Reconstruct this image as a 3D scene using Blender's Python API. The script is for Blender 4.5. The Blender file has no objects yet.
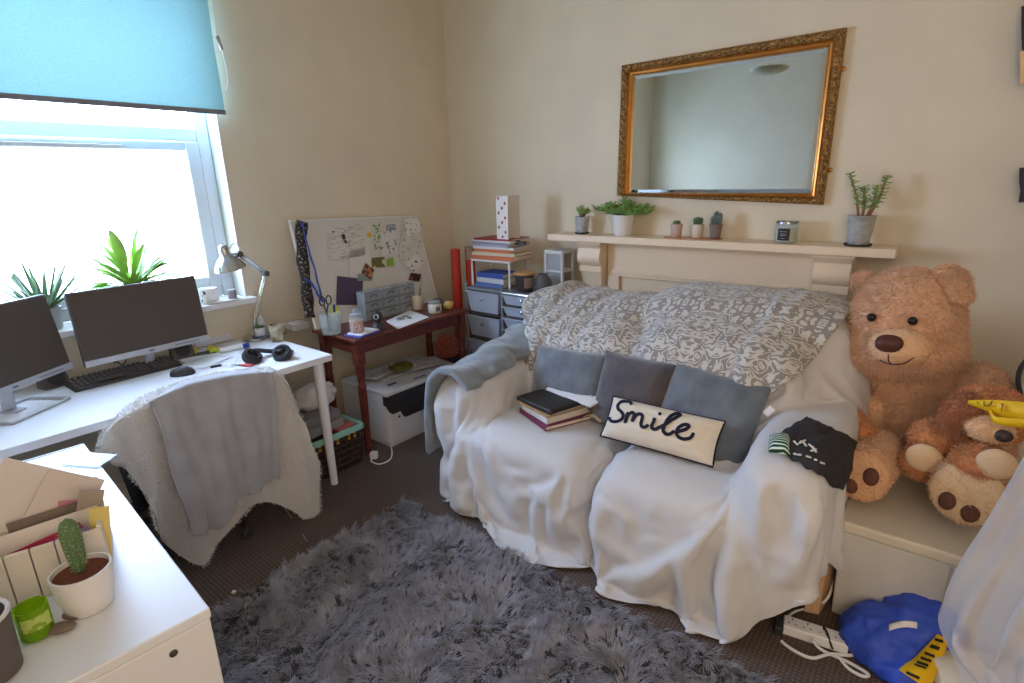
import bpy, bmesh, math, random
import numpy as np
from mathutils import Vector, Matrix, Quaternion
from mathutils.bvhtree import BVHTree
from mathutils import noise as mnoise

SC = bpy.context.scene
COL = SC.collection
random.seed(7); np.random.seed(7)
PI = math.pi

# ------------------------------------------------------------------ camera
TH, PS, RO, FPX = math.radians(16.229), math.radians(-38.897), math.radians(-1.486), 551.49
CAM = np.array([3.25, -3.30, 1.60])
_f = np.array([math.sin(PS)*math.cos(TH), math.cos(PS)*math.cos(TH), -math.sin(TH)])
_r = np.array([math.cos(PS), -math.sin(PS), 0.0]); _u = np.cross(_r, _f)
_r, _u = math.cos(RO)*_r+math.sin(RO)*_u, -math.sin(RO)*_r+math.cos(RO)*_u
cd = bpy.data.cameras.new('camera'); cam = bpy.data.objects.new('camera', cd); COL.objects.link(cam)
cd.sensor_width = 36.0; cd.lens = FPX/1024*36.0; cd.clip_start = 0.02; cd.clip_end = 200
cd.shift_y = 0.0
M = Matrix(((_r[0], _u[0], -_f[0], CAM[0]), (_r[1], _u[1], -_f[1], CAM[1]), (_r[2], _u[2], -_f[2], CAM[2]), (0, 0, 0, 1)))
cam.matrix_world = M
SC.camera = cam
def ray(px, py): return (px-512)/FPX*_r-(py-341.5)/FPX*_u+_f
def at_z(px, py, z): d = ray(px, py); return CAM+d*(z-CAM[2])/d[2]      # photo measurements -> points of the room
def at_x(px, py, x): d = ray(px, py); return CAM+d*(x-CAM[0])/d[0]
def at_y(px, py, y): d = ray(px, py); return CAM+d*(y-CAM[1])/d[1]

# ------------------------------------------------------------------ light and exposure
SC.view_settings.view_transform = 'Standard'; SC.view_settings.look = 'None'
SC.view_settings.exposure = 0.18; SC.view_settings.gamma = 1.0; SC.view_settings.use_curve_mapping = False
world = bpy.data.worlds.new('overcast_sky'); SC.world = world; world.use_nodes = True
bg = world.node_tree.nodes['Background']; bg.inputs[0].default_value = (0.50, 0.66, 1.0, 1); bg.inputs[1].default_value = 30.0
def area(name, loc, direction, sx, sy, power, color, portal=False):
    l = bpy.data.lights.new(name, 'AREA'); l.shape = 'RECTANGLE'; l.size = sx; l.size_y = sy; l.energy = power; l.color = color
    o = bpy.data.objects.new(name, l); COL.objects.link(o); o.location = loc
    o.rotation_euler = Vector(direction).to_track_quat('-Z', 'Y').to_euler()
    if portal: l.cycles.is_portal = True
    return o
area('window_portal', (-0.21, -2.41, 1.75), (1, 0, 0), 1.27, 1.7, 1, (1, 1, 1), True)
area('warm_fill_light', (3.52, -3.64, 1.55), (-0.22, 1, -0.05), 1.35, 1.8, 32, (1.0, 0.77, 0.55))  # warm fill added behind the camera; the front wall has no doorway

# ------------------------------------------------------------------ materials
def lin(c):
    c = np.array(c, float)/255.0
    return tuple(np.where(c <= 0.04045, c/12.92, ((c+0.055)/1.055)**2.4))
MATS = {}
def mat(name, rgb, rough=0.6, metal=0.0, bump=0.0, bscale=200.0, vary=0.0, vscale=6.0, alpha=1.0, trans=0.0, ior=1.45,
        sheen=0.0, coat=0.0, emit=None, estr=0.0, rgb2=None, sss=0.0, stretch=None):
    m = bpy.data.materials.new(name); m.use_nodes = True; nt = m.node_tree; b = nt.nodes['Principled BSDF']
    col = lin(rgb); b.inputs['Base Color'].default_value = (*col, 1)
    b.inputs['Roughness'].default_value = rough; b.inputs['Metallic'].default_value = metal
    b.inputs['IOR'].default_value = ior
    if trans: b.inputs['Transmission Weight'].default_value = trans
    if alpha < 1: b.inputs['Alpha'].default_value = alpha
    if sheen: b.inputs['Sheen Weight'].default_value = sheen; b.inputs['Sheen Roughness'].default_value = 0.5
    if coat: b.inputs['Coat Weight'].default_value = coat; b.inputs['Coat Roughness'].default_value = 0.1
    if sss: b.inputs['Subsurface Weight'].default_value = sss; b.inputs['Subsurface Radius'].default_value = (.05, .03, .02)
    if emit: b.inputs['Emission Color'].default_value = (*lin(emit), 1); b.inputs['Emission Strength'].default_value = estr
    tc = None
    def coord():
        nonlocal tc
        if tc is None:
            tc = nt.nodes.new('ShaderNodeTexCoord')
            if stretch:
                mp = nt.nodes.new('ShaderNodeMapping'); mp.inputs['Scale'].default_value = stretch
                nt.links.new(tc.outputs['Object'], mp.inputs['Vector']); tc = mp; return mp.outputs[0]
            return tc.outputs['Object']
        return tc.outputs[0] if stretch else tc.outputs['Object']
    if vary or rgb2 is not None:
        n = nt.nodes.new('ShaderNodeTexNoise'); n.inputs['Scale'].default_value = vscale; n.inputs['Detail'].default_value = 5
        nt.links.new(coord(), n.inputs['Vector'])
        r = nt.nodes.new('ShaderNodeValToRGB')
        if rgb2 is None:
            a = [max(0, x*(1-vary)) for x in col]; c2 = [min(1, x*(1+vary)) for x in col]
        else: a, c2 = col, lin(rgb2)
        r.color_ramp.elements[0].color = (*a, 1); r.color_ramp.elements[0].position = 0.35
        r.color_ramp.elements[1].color = (*c2, 1); r.color_ramp.elements[1].position = 0.65
        nt.links.new(n.outputs['Fac'], r.inputs['Fac']); nt.links.new(r.outputs['Color'], b.inputs['Base Color'])
    if bump:
        n = nt.nodes.new('ShaderNodeTexNoise'); n.inputs['Scale'].default_value = bscale; n.inputs['Detail'].default_value = 3
        nt.links.new(coord(), n.inputs['Vector'])
        bp = nt.nodes.new('ShaderNodeBump'); bp.inputs['Strength'].default_value = bump; bp.inputs['Distance'].default_value = 0.004
        nt.links.new(n.outputs['Fac'], bp.inputs['Height']); nt.links.new(bp.outputs['Normal'], b.inputs['Normal'])
    MATS[name] = m
    return m
def mk(name, *a, **k):
    return MATS[name] if name in MATS else mat(name, *a, **k)
def sheer(name, rgb, alpha, rough=0.9, transl=0.5):
    m = bpy.data.materials.new(name); m.use_nodes = True; nt = m.node_tree; nt.nodes.clear()
    o = nt.nodes.new('ShaderNodeOutputMaterial'); d = nt.nodes.new('ShaderNodeBsdfDiffuse'); t = nt.nodes.new('ShaderNodeBsdfTranslucent')
    tr = nt.nodes.new('ShaderNodeBsdfTransparent'); mx = nt.nodes.new('ShaderNodeMixShader'); m2 = nt.nodes.new('ShaderNodeMixShader')
    d.inputs[0].default_value = (*lin(rgb), 1); t.inputs[0].default_value = (*lin(rgb), 1); mx.inputs[0].default_value = transl
    nt.links.new(d.outputs[0], mx.inputs[1]); nt.links.new(t.outputs[0], mx.inputs[2])
    m2.inputs[0].default_value = alpha; nt.links.new(tr.outputs[0], m2.inputs[1]); nt.links.new(mx.outputs[0], m2.inputs[2])
    nt.links.new(m2.outputs[0], o.inputs[0]); MATS[name] = m
    return m
def glass(name, rgb=(255, 255, 255), alpha=0.25, rough=0.05):
    """thin glass or clear plastic: see-through with a glossy skin"""
    m = bpy.data.materials.new(name); m.use_nodes = True; nt = m.node_tree; nt.nodes.clear()
    o = nt.nodes.new('ShaderNodeOutputMaterial'); tr = nt.nodes.new('ShaderNodeBsdfTransparent'); tr.inputs[0].default_value = (*lin(rgb), 1)
    p = nt.nodes.new('ShaderNodeBsdfPrincipled'); p.inputs['Base Color'].default_value = (*lin(rgb), 1); p.inputs['Roughness'].default_value = rough
    m2 = nt.nodes.new('ShaderNodeMixShader'); m2.inputs[0].default_value = alpha
    nt.links.new(tr.outputs[0], m2.inputs[1]); nt.links.new(p.outputs[0], m2.inputs[2]); nt.links.new(m2.outputs[0], o.inputs[0])
    MATS[name] = m
    return m

# ------------------------------------------------------------------ mesh helpers
LOC = {}
def axes(d):
    d = np.array(d, float); d /= np.linalg.norm(d)
    a = np.array([0, 0, 1.0]) if abs(d[2]) < 0.9 else np.array([1.0, 0, 0])
    x = np.cross(a, d); x /= np.linalg.norm(x); return x, np.cross(d, x), d
def rotz(a):
    c, s = math.cos(a), math.sin(a); return np.array([[c, -s, 0], [s, c, 0], [0, 0, 1.0]])
def rotx(a):
    c, s = math.cos(a), math.sin(a); return np.array([[1.0, 0, 0], [0, c, -s], [0, s, c]])
def roty(a):
    c, s = math.cos(a), math.sin(a); return np.array([[c, 0, s], [0, 1.0, 0], [-s, 0, c]])

class G:
    """collects verts and faces and links them as one mesh object"""
    def __init__(s): s.v = []; s.f = []; s.n = 0; s.uv = {}
    def add(s, v, f, R=None, T=None):
        v = np.asarray(v, float).reshape(-1, 3)
        if R is not None: v = v@np.asarray(R).T
        if T is not None: v = v+np.asarray(T, float)
        o = s.n; s.v.append(v); s.n += len(v)
        s.f.extend([tuple(int(i)+o for i in q) for q in f]); return s
    def box(s, c, d, R=None, taper=1.0, T=None):
        x, y, z = d[0]/2, d[1]/2, d[2]/2; t = taper
        v = np.array([(-x, -y, -z), (x, -y, -z), (x, y, -z), (-x, y, -z), (-x*t, -y*t, z), (x*t, -y*t, z), (x*t, y*t, z), (-x*t, y*t, z)])
        if R is not None: v = v@np.asarray(R).T
        return s.add(v+np.array(c), [(0, 3, 2, 1), (4, 5, 6, 7), (0, 1, 5, 4), (1, 2, 6, 5), (2, 3, 7, 6), (3, 0, 4, 7)], None, T)
    def bb(s, x0, x1, y0, y1, z0, z1): return s.box(((x0+x1)/2, (y0+y1)/2, (z0+z1)/2), (x1-x0, y1-y0, z1-z0))
    def lathe(s, prof, c=(0, 0, 0), n=24, R=None, cap=True):
        v = []; f = []
        for r, z in prof:
            for k in range(n):
                a = 2*PI*k/n; v.append((r*math.cos(a), r*math.sin(a), z))
        m = len(prof)
        for i in range(m-1):
            for k in range(n):
                k2 = (k+1) % n; f.append((i*n+k, i*n+k2, (i+1)*n+k2, (i+1)*n+k))
        if cap:
            f.append(tuple(range(n-1, -1, -1))); f.append(tuple((m-1)*n+k for k in range(n)))
        return s.add(v, f, R, c)
    def tube(s, pts, rad, n=8, flat=1.0):
        pts = [np.array(p, float) for p in pts]; m = len(pts)
        if np.isscalar(rad): rad = [rad]*m
        v = []; f = []; x0 = None
        for i, p in enumerate(pts):
            d = pts[min(i+1, m-1)]-pts[max(i-1, 0)]
            if np.linalg.norm(d) < 1e-9: d = np.array([0, 0, 1.0])
            d = d/np.linalg.norm(d)
            if x0 is None: x, y, _ = axes(d)
            else:
                x = x0-d*np.dot(x0, d); x /= max(1e-9, np.linalg.norm(x)); y = np.cross(d, x)
            x0 = x
            for k in range(n):
                a = 2*PI*k/n; v.append(p+rad[i]*(math.cos(a)*x+flat*math.sin(a)*y))
        for i in range(m-1):
            for k in range(n):
                k2 = (k+1) % n; f.append((i*n+k, i*n+k2, (i+1)*n+k2, (i+1)*n+k))
        f.append(tuple(range(n-1, -1, -1))); f.append(tuple((m-1)*n+k for k in range(n)))
        return s.add(v, f)
    def ball(s, c, r, R=None, nu=20, nv=12, sq=1.0):
        r = np.array([r, r, r] if np.isscalar(r) else r, float); v = []; f = []
        for i in range(nv+1):
            t = PI*i/nv
            for k in range(nu):
                a = 2*PI*k/nu
                p = np.array([math.sin(t)*math.cos(a), math.sin(t)*math.sin(a), math.cos(t)])
                if sq != 1.0: p = np.sign(p)*np.abs(p)**sq
                v.append(p*r)
        for i in range(nv):
            for k in range(nu):
                k2 = (k+1) % nu; f.append((i*nu+k, (i+1)*nu+k, (i+1)*nu+k2, i*nu+k2))
        return s.add(v, f, R, c)
    def grid(s, P, closed_u=False, flip=False, uv=None):
        """P: array (nv, nu, 3)"""
        nv, nu, _ = P.shape; f = []
        for i in range(nv-1):
            for k in range(nu if closed_u else nu-1):
                k2 = (k+1) % nu; q = (i*nu+k, i*nu+k2, (i+1)*nu+k2, (i+1)*nu+k)
                f.append(q[::-1] if flip else q)
        if uv is not None:
            for i in range(nv*nu): s.uv[s.n+i] = tuple(uv.reshape(-1, 2)[i])
        return s.add(P.reshape(-1, 3), f)
    def prism(s, pts, h, R=None, T=None):
        """flat polygon (x, y) list extruded from z=0 to z=h"""
        m = len(pts); v = [(p[0], p[1], 0) for p in pts]+[(p[0], p[1], h) for p in pts]
        f = [tuple(range(m-1, -1, -1)), tuple(range(m, 2*m))]+[(i, (i+1) % m, m+(i+1) % m, m+i) for i in range(m)]
        return s.add(v, f, R, T)
    def build(s, name, m, parent=None, bevel=0.0, smooth=35, sub=0, solid=0.0, local=False, segs=2, **props):
        v = np.concatenate(s.v) if s.v else np.zeros((0, 3))
        if parent is not None and not local: v = v-LOC.get(parent.name, np.zeros(3))
        me = bpy.data.meshes.new(name); me.from_pydata(v.tolist(), [], s.f); me.update()
        if s.uv:
            l = me.uv_layers.new(name='UVMap'); idx = np.zeros(len(me.loops), np.int32); me.loops.foreach_get('vertex_index', idx)
            tab = np.zeros((len(v), 2))
            for k, q in s.uv.items(): tab[k] = q
            l.data.foreach_set('uv', tab[idx].ravel())
        o = bpy.data.objects.new(name, me); COL.objects.link(o)
        if m is not None: me.materials.append(m)
        if parent is not None: o.parent = parent; LOC[o.name] = LOC.get(parent.name, np.zeros(3)) if not local else np.zeros(3)
        if smooth:
            me.shade_smooth(); 
            if smooth < 180: me.set_sharp_from_angle(angle=math.radians(smooth))
        if solid: q = o.modifiers.new('thick', 'SOLIDIFY'); q.thickness = solid; q.offset = 0
        if bevel: q = o.modifiers.new('edge', 'BEVEL'); q.width = bevel; q.segments = segs; q.limit_method = 'ANGLE'; q.angle_limit = math.radians(40)
        if sub: q = o.modifiers.new('round', 'SUBSURF'); q.levels = sub; q.render_levels = sub
        for k, q in props.items(): o[k] = q
        return o
def tag(o, label, cat, group=None, kind=None):
    o['label'] = label; o['category'] = cat
    if group: o['group'] = group
    if kind: o['kind'] = kind
    return o
def thing(name, label, cat, loc=(0, 0, 0), group=None, rz=0.0):
    o = bpy.data.objects.new(name, None); COL.objects.link(o); o.location = tuple(float(x) for x in loc); o.rotation_euler = (0, 0, rz)
    o.empty_display_size = 0.05; LOC[o.name] = np.array(loc, float)
    return tag(o, label, cat, group)
def struct(o): o['kind'] = 'structure'; return o
def copy_tree(o, parent=None):
    c = o.copy(); COL.objects.link(c); LOC[c.name] = LOC.get(o.name, np.zeros(3))
    if parent is not None: c.parent = parent
    for ch in [q for q in bpy.data.objects if q.parent == o]: copy_tree(ch, c)
    return c
def nz(p, s=1.0, o=0.0): return mnoise.noise(Vector((p[0]*s+o, p[1]*s+o*.7, p[2]*s-o)))
def spline(pts, n):
    """smooth curve through points (Catmull-Rom)"""
    pts = [np.array(p, float) for p in pts]; P = [2*pts[0]-pts[1]]+pts+[2*pts[-1]-pts[-2]]; out = []
    m = len(pts)-1
    for j in range(n):
        t = j/(n-1)*m; i = min(int(t), m-1); u = t-i; a, b, c, d = P[i:i+4]
        out.append(0.5*((2*b)+(-a+c)*u+(2*a-5*b+4*c-d)*u*u+(-a+3*b-3*c+d)*u**3))
    return np.array(out)
def tri_sample(V, F, n, rng):
    T = []
    for q in F:
        for k in range(1, len(q)-1): T.append((q[0], q[k], q[k+1]))
    T = np.array(T); a, b, c = V[T[:, 0]], V[T[:, 1]], V[T[:, 2]]
    cr = np.cross(b-a, c-a); ar = np.linalg.norm(cr, axis=1); k = rng.choice(len(T), n, p=ar/ar.sum())
    u, w = rng.random(n), rng.random(n); s = u+w > 1; u[s] = 1-u[s]; w[s] = 1-w[s]
    return a[k]+(b-a)[k]*u[:, None]+(c-a)[k]*w[:, None], cr[k]/np.maximum(1e-12, ar[k])[:, None]
def strands(g, V, F, n, length, width, bias=(0, 0, -0.4), wild=0.5, seed=1, bend=0.3):
    """short plush hairs over a surface, added to the same mesh"""
    rng = np.random.default_rng(seed); P, N = tri_sample(V, F, n, rng)
    D = N+np.array(bias)+wild*rng.normal(size=(n, 3)); D /= np.linalg.norm(D, axis=1)[:, None]
    S = np.cross(D, rng.normal(size=(n, 3))); S /= np.linalg.norm(S, axis=1)[:, None]
    L = (length*(0.6+0.6*rng.random(n)))[:, None]
    tip = P+D*L+np.array(bias)*L*bend
    v = np.stack([P-S*width/2, P+S*width/2, tip], 1).reshape(-1, 3)
    o = g.n; g.v.append(v); g.n += len(v)
    g.f.extend([(o+3*i, o+3*i+1, o+3*i+2) for i in range(n)])
def evaluated(o):
    dg = bpy.context.evaluated_depsgraph_get(); dg.update(); e = o.evaluated_get(dg); me = e.to_mesh()
    V = np.zeros(len(me.vertices)*3); me.vertices.foreach_get('co', V); V = V.reshape(-1, 3)
    F = [tuple(p.vertices) for p in me.polygons]; e.to_mesh_clear(); return V, F
def normals(V, F):
    N = np.zeros_like(V)
    for q in F:
        n = np.cross(V[q[1]]-V[q[0]], V[q[-1]]-V[q[0]])
        for i in q: N[i] += n
    return N/np.maximum(1e-12, np.linalg.norm(N, axis=1))[:, None]
def voxel_skin(g, vox, it=10, fac=0.5):
    """melts overlapping shapes into one continuous rounded surface; returns verts and faces"""
    o = g.build('melt', None, smooth=0)
    r = o.modifiers.new('r', 'REMESH'); r.mode = 'VOXEL'; r.voxel_size = vox
    s = o.modifiers.new('s', 'SMOOTH'); s.factor = fac; s.iterations = it
    V, F = evaluated(o); me = o.data; bpy.data.objects.remove(o); bpy.data.meshes.remove(me)
    return V, F

def drape_sim(V, F, colliders, frames=30, grow=0.05, mass=.25, bend=.4, pins=None, gap=.006, stiff=12, selfc=False):
    """lets a sheet settle under its own weight over the given (V, F) bodies and returns its resting shape"""
    me = bpy.data.meshes.new('sheet'); me.from_pydata([tuple(v) for v in V], [], F); me.update()
    o = bpy.data.objects.new('sheet', me); COL.objects.link(o); tmp = [o]
    for cv, cf in colliders:
        m2 = bpy.data.meshes.new('body'); m2.from_pydata([tuple(v) for v in cv], [], cf); m2.update()
        c = bpy.data.objects.new('body', m2); COL.objects.link(c); tmp.append(c)
        q = c.modifiers.new('c', 'COLLISION'); c.collision.thickness_outer = gap; c.collision.thickness_inner = .05; c.collision.cloth_friction = 25; c.collision.damping = .6
    w = o.modifiers.new('cloth', 'CLOTH'); st = w.settings; st.quality = 5; st.mass = mass; st.tension_stiffness = stiff; st.compression_stiffness = stiff; st.shear_stiffness = 4; st.bending_stiffness = bend
    st.tension_damping = 8; st.compression_damping = 8; st.shear_damping = 8; st.bending_damping = 1; st.air_damping = 2
    st.shrink_min = -grow
    cs = w.collision_settings; cs.distance_min = gap; cs.collision_quality = 3; cs.use_self_collision = selfc
    if selfc: cs.self_distance_min = gap
    if pins is not None:
        vg = o.vertex_groups.new(name='pin')
        for i, k in pins: vg.add([i], k, 'REPLACE')
        st.vertex_group_mass = 'pin'
    w.point_cache.frame_start = 1; w.point_cache.frame_end = frames+1
    for fr_ in range(1, frames+1): SC.frame_set(fr_)
    V2, F2 = evaluated(o)
    for q in tmp:
        m2 = q.data; bpy.data.objects.remove(q); bpy.data.meshes.remove(m2)
    SC.frame_set(1)
    return V2, F2
# ================================================================== THE ROOM
RX, RY, RZ = 4.35, -3.68, 2.95
WALL = mat('wall_paint', (227, 213, 187), 0.85, bump=0.12, bscale=60, vary=0.03, vscale=3)
WHITE = mat('white_gloss_paint', (232, 230, 226), 0.35)
CREAM = mat('cream_gloss_paint', (238, 215, 184), 0.4, bump=0.05, bscale=40)
CEIL = mat('ceiling_paint', (225, 220, 208), 0.9)
UPVC = mat('white_upvc', (212, 217, 224), 0.3)
CARPET = bpy.data.materials.new('brown_carpet'); CARPET.use_nodes = True
def _carpet(m):
    nt = m.node_tree; b = nt.nodes['Principled BSDF']; b.inputs['Roughness'].default_value = 0.95
    tc = nt.nodes.new('ShaderNodeTexCoord'); v = nt.nodes.new('ShaderNodeTexVoronoi'); v.inputs['Scale'].default_value = 62; v.inputs['Randomness'].default_value = 0.15
    r = nt.nodes.new('ShaderNodeValToRGB'); r.color_ramp.elements[0].position = 0.18; r.color_ramp.elements[1].position = 0.42
    r.color_ramp.elements[0].color = (*lin((132, 114, 102)), 1); r.color_ramp.elements[1].color = (*lin((98, 82, 74)), 1)
    n = nt.nodes.new('ShaderNodeTexNoise'); n.inputs['Scale'].default_value = 350; mx = nt.nodes.new('ShaderNodeMixRGB'); mx.blend_type = 'MULTIPLY'; mx.inputs[0].default_value = 0.6
    bp = nt.nodes.new('ShaderNodeBump'); bp.inputs['Strength'].default_value = 0.5; bp.inputs['Distance'].default_value = 0.004
    L = nt.links.new
    L(tc.outputs['Object'], v.inputs['Vector']); L(tc.outputs['Object'], n.inputs['Vector']); L(v.outputs['Distance'], r.inputs[0])
    L(r.outputs[0], mx.inputs[1]); L(n.outputs['Fac'], mx.inputs[2]); L(mx.outputs[0], b.inputs['Base Color']); L(n.outputs['Fac'], bp.inputs['Height']); L(bp.outputs[0], b.inputs['Normal'])
_carpet(CARPET)
struct(G().bb(-0.3, RX+.1, RY-.1, 0.1, -0.1, 0).build('floor', CARPET, smooth=0))
struct(G().bb(-0.3, RX+.1, RY-.1, 0.1, RZ, RZ+.1).build('ceiling', CEIL, smooth=0))
WY0, WY1, WZ0, WZ1 = -3.05, -1.775, 0.952, 2.62            # window opening in the left wall
g = G(); g.bb(-.3, 0, WY1, 0.1, 0, RZ); g.bb(-.3, 0, RY-.1, WY0, 0, RZ); g.bb(-.3, 0, WY0, WY1, 0, WZ0); g.bb(-.3, 0, WY0, WY1, WZ1, RZ)
struct(g.build('wall_left', WALL, smooth=0))
struct(G().bb(0, RX, 0, 0.1, 0, RZ).build('wall_back', WALL, smooth=0))
struct(G().bb(RX, RX+.1, RY-.1, 0.1, 0, RZ).build('wall_right', WALL, smooth=0))
struct(G().bb(0, RX, RY-.1, RY, 0, RZ).build('wall_front', WALL, smooth=0))
def skirt(name, x0, x1, y0, y1):
    g = G(); g.bb(x0, x1, y0, y1, 0, .10)
    if x1-x0 > y1-y0: g.bb(x0, x1, y0+.008, y1, .10, .125)
    else: g.bb(x0, x1-.008, y0, y1, .10, .125)
    struct(g.build(name, CREAM, smooth=0, bevel=.004))
skirt('baseboard_left', 0, .02, RY, 0); skirt('baseboard_back', .02, 1.2, -.02, 0)

# ---- window (frame set back in the reveal), sill board
FX = -0.155
GLASS = glass('window_glass', (255, 255, 255), 0.05, 0.02)
g = G()
def fr(y0, y1, z0, z1, x0=FX-.035, x1=FX+.035): g.bb(x0, x1, y0, y1, z0, z1)
fr(WY1-.070, WY1-.003, WZ0+.034, WZ1-.003); fr(WY0+.003, WY0+.07, WZ0+.034, WZ1-.003); fr(WY0+.072, WY1-.072, WZ1-.06, WZ1-.005); fr(WY0+.072, WY1-.072, WZ0+.036, WZ0+.10); fr(WY0+.072, WY1-.072, 1.852, 1.918)
win = struct(g.build('window_1', UPVC, smooth=0, bevel=.006))
g = G(); x0, x1 = FX-.02, FX+.05                            # opening sash below the transom
sy0, sy1, sz0, sz1 = WY0+.074, -1.849, WZ0+.102, 1.850
for a in ((sy1-.070, sy1, sz0, sz1), (sy0, sy0+.062, sz0, sz1), (sy0+.064, sy1-.072, sz1-.05, sz1-.002), (sy0+.064, sy1-.072, sz0+.002, sz0+.06)): g.bb(x0, x1, *a)
g.build('sash', UPVC, win, smooth=0, bevel=.008)
G().bb(FX-.012, FX-.006, sy0+.06, sy1-.07, sz0+.055, sz1-.045).build('sash_pane', GLASS, win, smooth=0)
G().bb(FX-.012, FX-.006, WY0+.06, WY1-.07, 1.915, WZ1-.05).build('top_pane', GLASS, win, smooth=0)
G().bb(FX+.035, FX+.062, -2.72, -2.215, 1.822, 1.842).build('trickle_vent', UPVC, win, smooth=0, bevel=.006)
g = G(); g.bb(FX, 0, WY0, WY1, WZ0+.001, WZ0+.032); g.bb(-.001, .085, WY0-.06, WY1+.03, WZ0, WZ0+.032); s_ = struct(g.build('trim_1', WHITE, smooth=0, bevel=.006, segs=3))
g = G(); g.bb(FX+.036, .002, WY1-.0025, WY1+.004, WZ0+.034, WZ1); g.bb(FX+.036, .002, WY0-.004, WY0+.0025, WZ0+.034, WZ1); struct(g.build('trim_2', WHITE, smooth=0))
SILL = WZ0+.032

# ---- roller blind
BX = 0.055
m = bpy.data.materials.new('teal_blind_cloth'); m.use_nodes = True; nt = m.node_tree; nt.nodes.clear()
o_ = nt.nodes.new('ShaderNodeOutputMaterial'); d_ = nt.nodes.new('ShaderNodeBsdfDiffuse'); t_ = nt.nodes.new('ShaderNodeBsdfTranslucent'); x_ = nt.nodes.new('ShaderNodeMixShader')
n_ = nt.nodes.new('ShaderNodeTexNoise'); n_.inputs['Scale'].default_value = 180; r_ = nt.nodes.new('ShaderNodeValToRGB'); tc_ = nt.nodes.new('ShaderNodeTexCoord')
r_.color_ramp.elements[0].color = (*lin((124, 172, 172)), 1); r_.color_ramp.elements[1].color = (*lin((152, 194, 190)), 1)
for a, b in ((tc_.outputs['Object'], n_.inputs['Vector']), (n_.outputs['Fac'], r_.inputs[0]), (r_.outputs[0], d_.inputs[0]), (r_.outputs[0], t_.inputs[0]), (d_.outputs[0], x_.inputs[1]), (t_.outputs[0], x_.inputs[2]), (x_.outputs[0], o_.inputs[0])): nt.links.new(a, b)
x_.inputs[0].default_value = 0.09; BLIND = m
bl = thing('roller_blind', 'teal roller blind half drawn down over the window', 'blind', (BX, -2.5, 2.0))
nu, nv = 2, 14; yy = [-3.10, -1.753]
P = np.array([[(BX+.004*math.sin(j*.9), y, 2.0+(2.78-2.0)*j/(nv-1)) for y in yy] for j in range(nv)])
G().grid(P).build('cloth', BLIND, bl, smooth=180)
GREYBAR = mat('grey_hem_bar', (128, 128, 132), 0.6)
G().bb(BX-.006, BX+.008, -3.10, -1.750, 1.980, 2.004).build('bottom_bar', GREYBAR, bl, smooth=0, bevel=.003)
g = G(); g.tube([(BX, -3.12, 2.80), (BX, -1.735, 2.80)], .03, 16); g.build('roller', WHITE, bl)
for y in (-1.735, -3.135): G().bb(0, BX+.03, y, y+.015, 2.74, 2.86).build('bracket', WHITE, bl, smooth=0)
CH = mat('chain_plastic', (226, 222, 214), 0.4)
a0, a1, a2 = at_x(212, 0, .07), at_x(217, 36, .07), at_x(222, 50, .05)
pts = [(.07, -1.695, 2.80)]+[a0, a1]; sp = spline(pts, 30); g = G()
for p in sp[::1]: g.ball(p, .004, nu=6, nv=4)
g.tube(sp, .0016, 5)
loop = spline([a2, at_x(226, 68, .04), at_x(228, 82, .04), at_x(226, 90, .04), at_x(222, 92, .045)], 16); g.tube(loop, .0018, 5)
g.build('pull_chain', CH, bl)
g = G(); d = (a2-a1); L = np.linalg.norm(d); X, Y, Z = axes(d)
g.box((a1+a2)/2, (.012, .024, L), np.stack([X, Y, Z], 1)); g.build('chain_tensioner', mat('tensioner_grey', (190, 180, 172), .4), bl, bevel=.003, smooth=0)

# ---- mantelpiece
mp = thing('mantelpiece', 'cream painted mantelpiece with shelf on scrolled corbels behind the sofa', 'mantelpiece', (2.05, -.1, 0))
MZ = 1.252
G().bb(1.085, 3.04, -.205, -.001, MZ-.043, MZ).build('mantel_shelf', CREAM, mp, smooth=0, bevel=.004)
def corbel(x0, x1):
    prof = [(0, MZ-.043), (-.165, MZ-.043), (-.165, MZ-.06), (-.150, MZ-.075), (-.138, MZ-.09), (-.142, MZ-.105), (-.152, MZ-.125), (-.156, MZ-.15), (-.150, MZ-.175), (-.135, MZ-.195), (-.120, MZ-.205), (-.128, MZ-.21), (-.128, MZ-.245), (-.115, MZ-.25), (-.108, MZ-.27), (-.1, MZ-.29), (-.1, 0), (0, 0)]
    g = G(); v = [(x0+(.0 if z > MZ-.07 else .012 if z > MZ-.26 else .02), y, z) for y, z in prof]+[(x1-(.0 if z > MZ-.07 else .012 if z > MZ-.26 else .02), y, z) for y, z in prof]; n = len(prof)
    f = [tuple(range(n)), tuple(range(2*n-1, n-1, -1))]+[(i, n+i, n+(i+1) % n, (i+1) % n) for i in range(n)]
    g.add(v, f); return g
corbel(1.275, 1.465).build('corbel', CREAM, mp, smooth=30); corbel(2.685, 2.875).build('corbel', CREAM, mp, smooth=30)
g = G(); g.bb(1.465, 2.685, -.06, 0, .98, MZ-.043); g.bb(1.465, 1.55, -.06, 0, 0, .98); g.bb(2.60, 2.685, -.06, 0, 0, .98); g.bb(1.55, 2.60, -.035, 0, 0, .98)
g.bb(1.50, 2.65, -.068, -.05, 1.0, 1.016); g.bb(1.465, 2.685, -.075, 0, MZ-.075, MZ-.043)
g.build('panel', CREAM, mp, smooth=0, bevel=.004)

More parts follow.
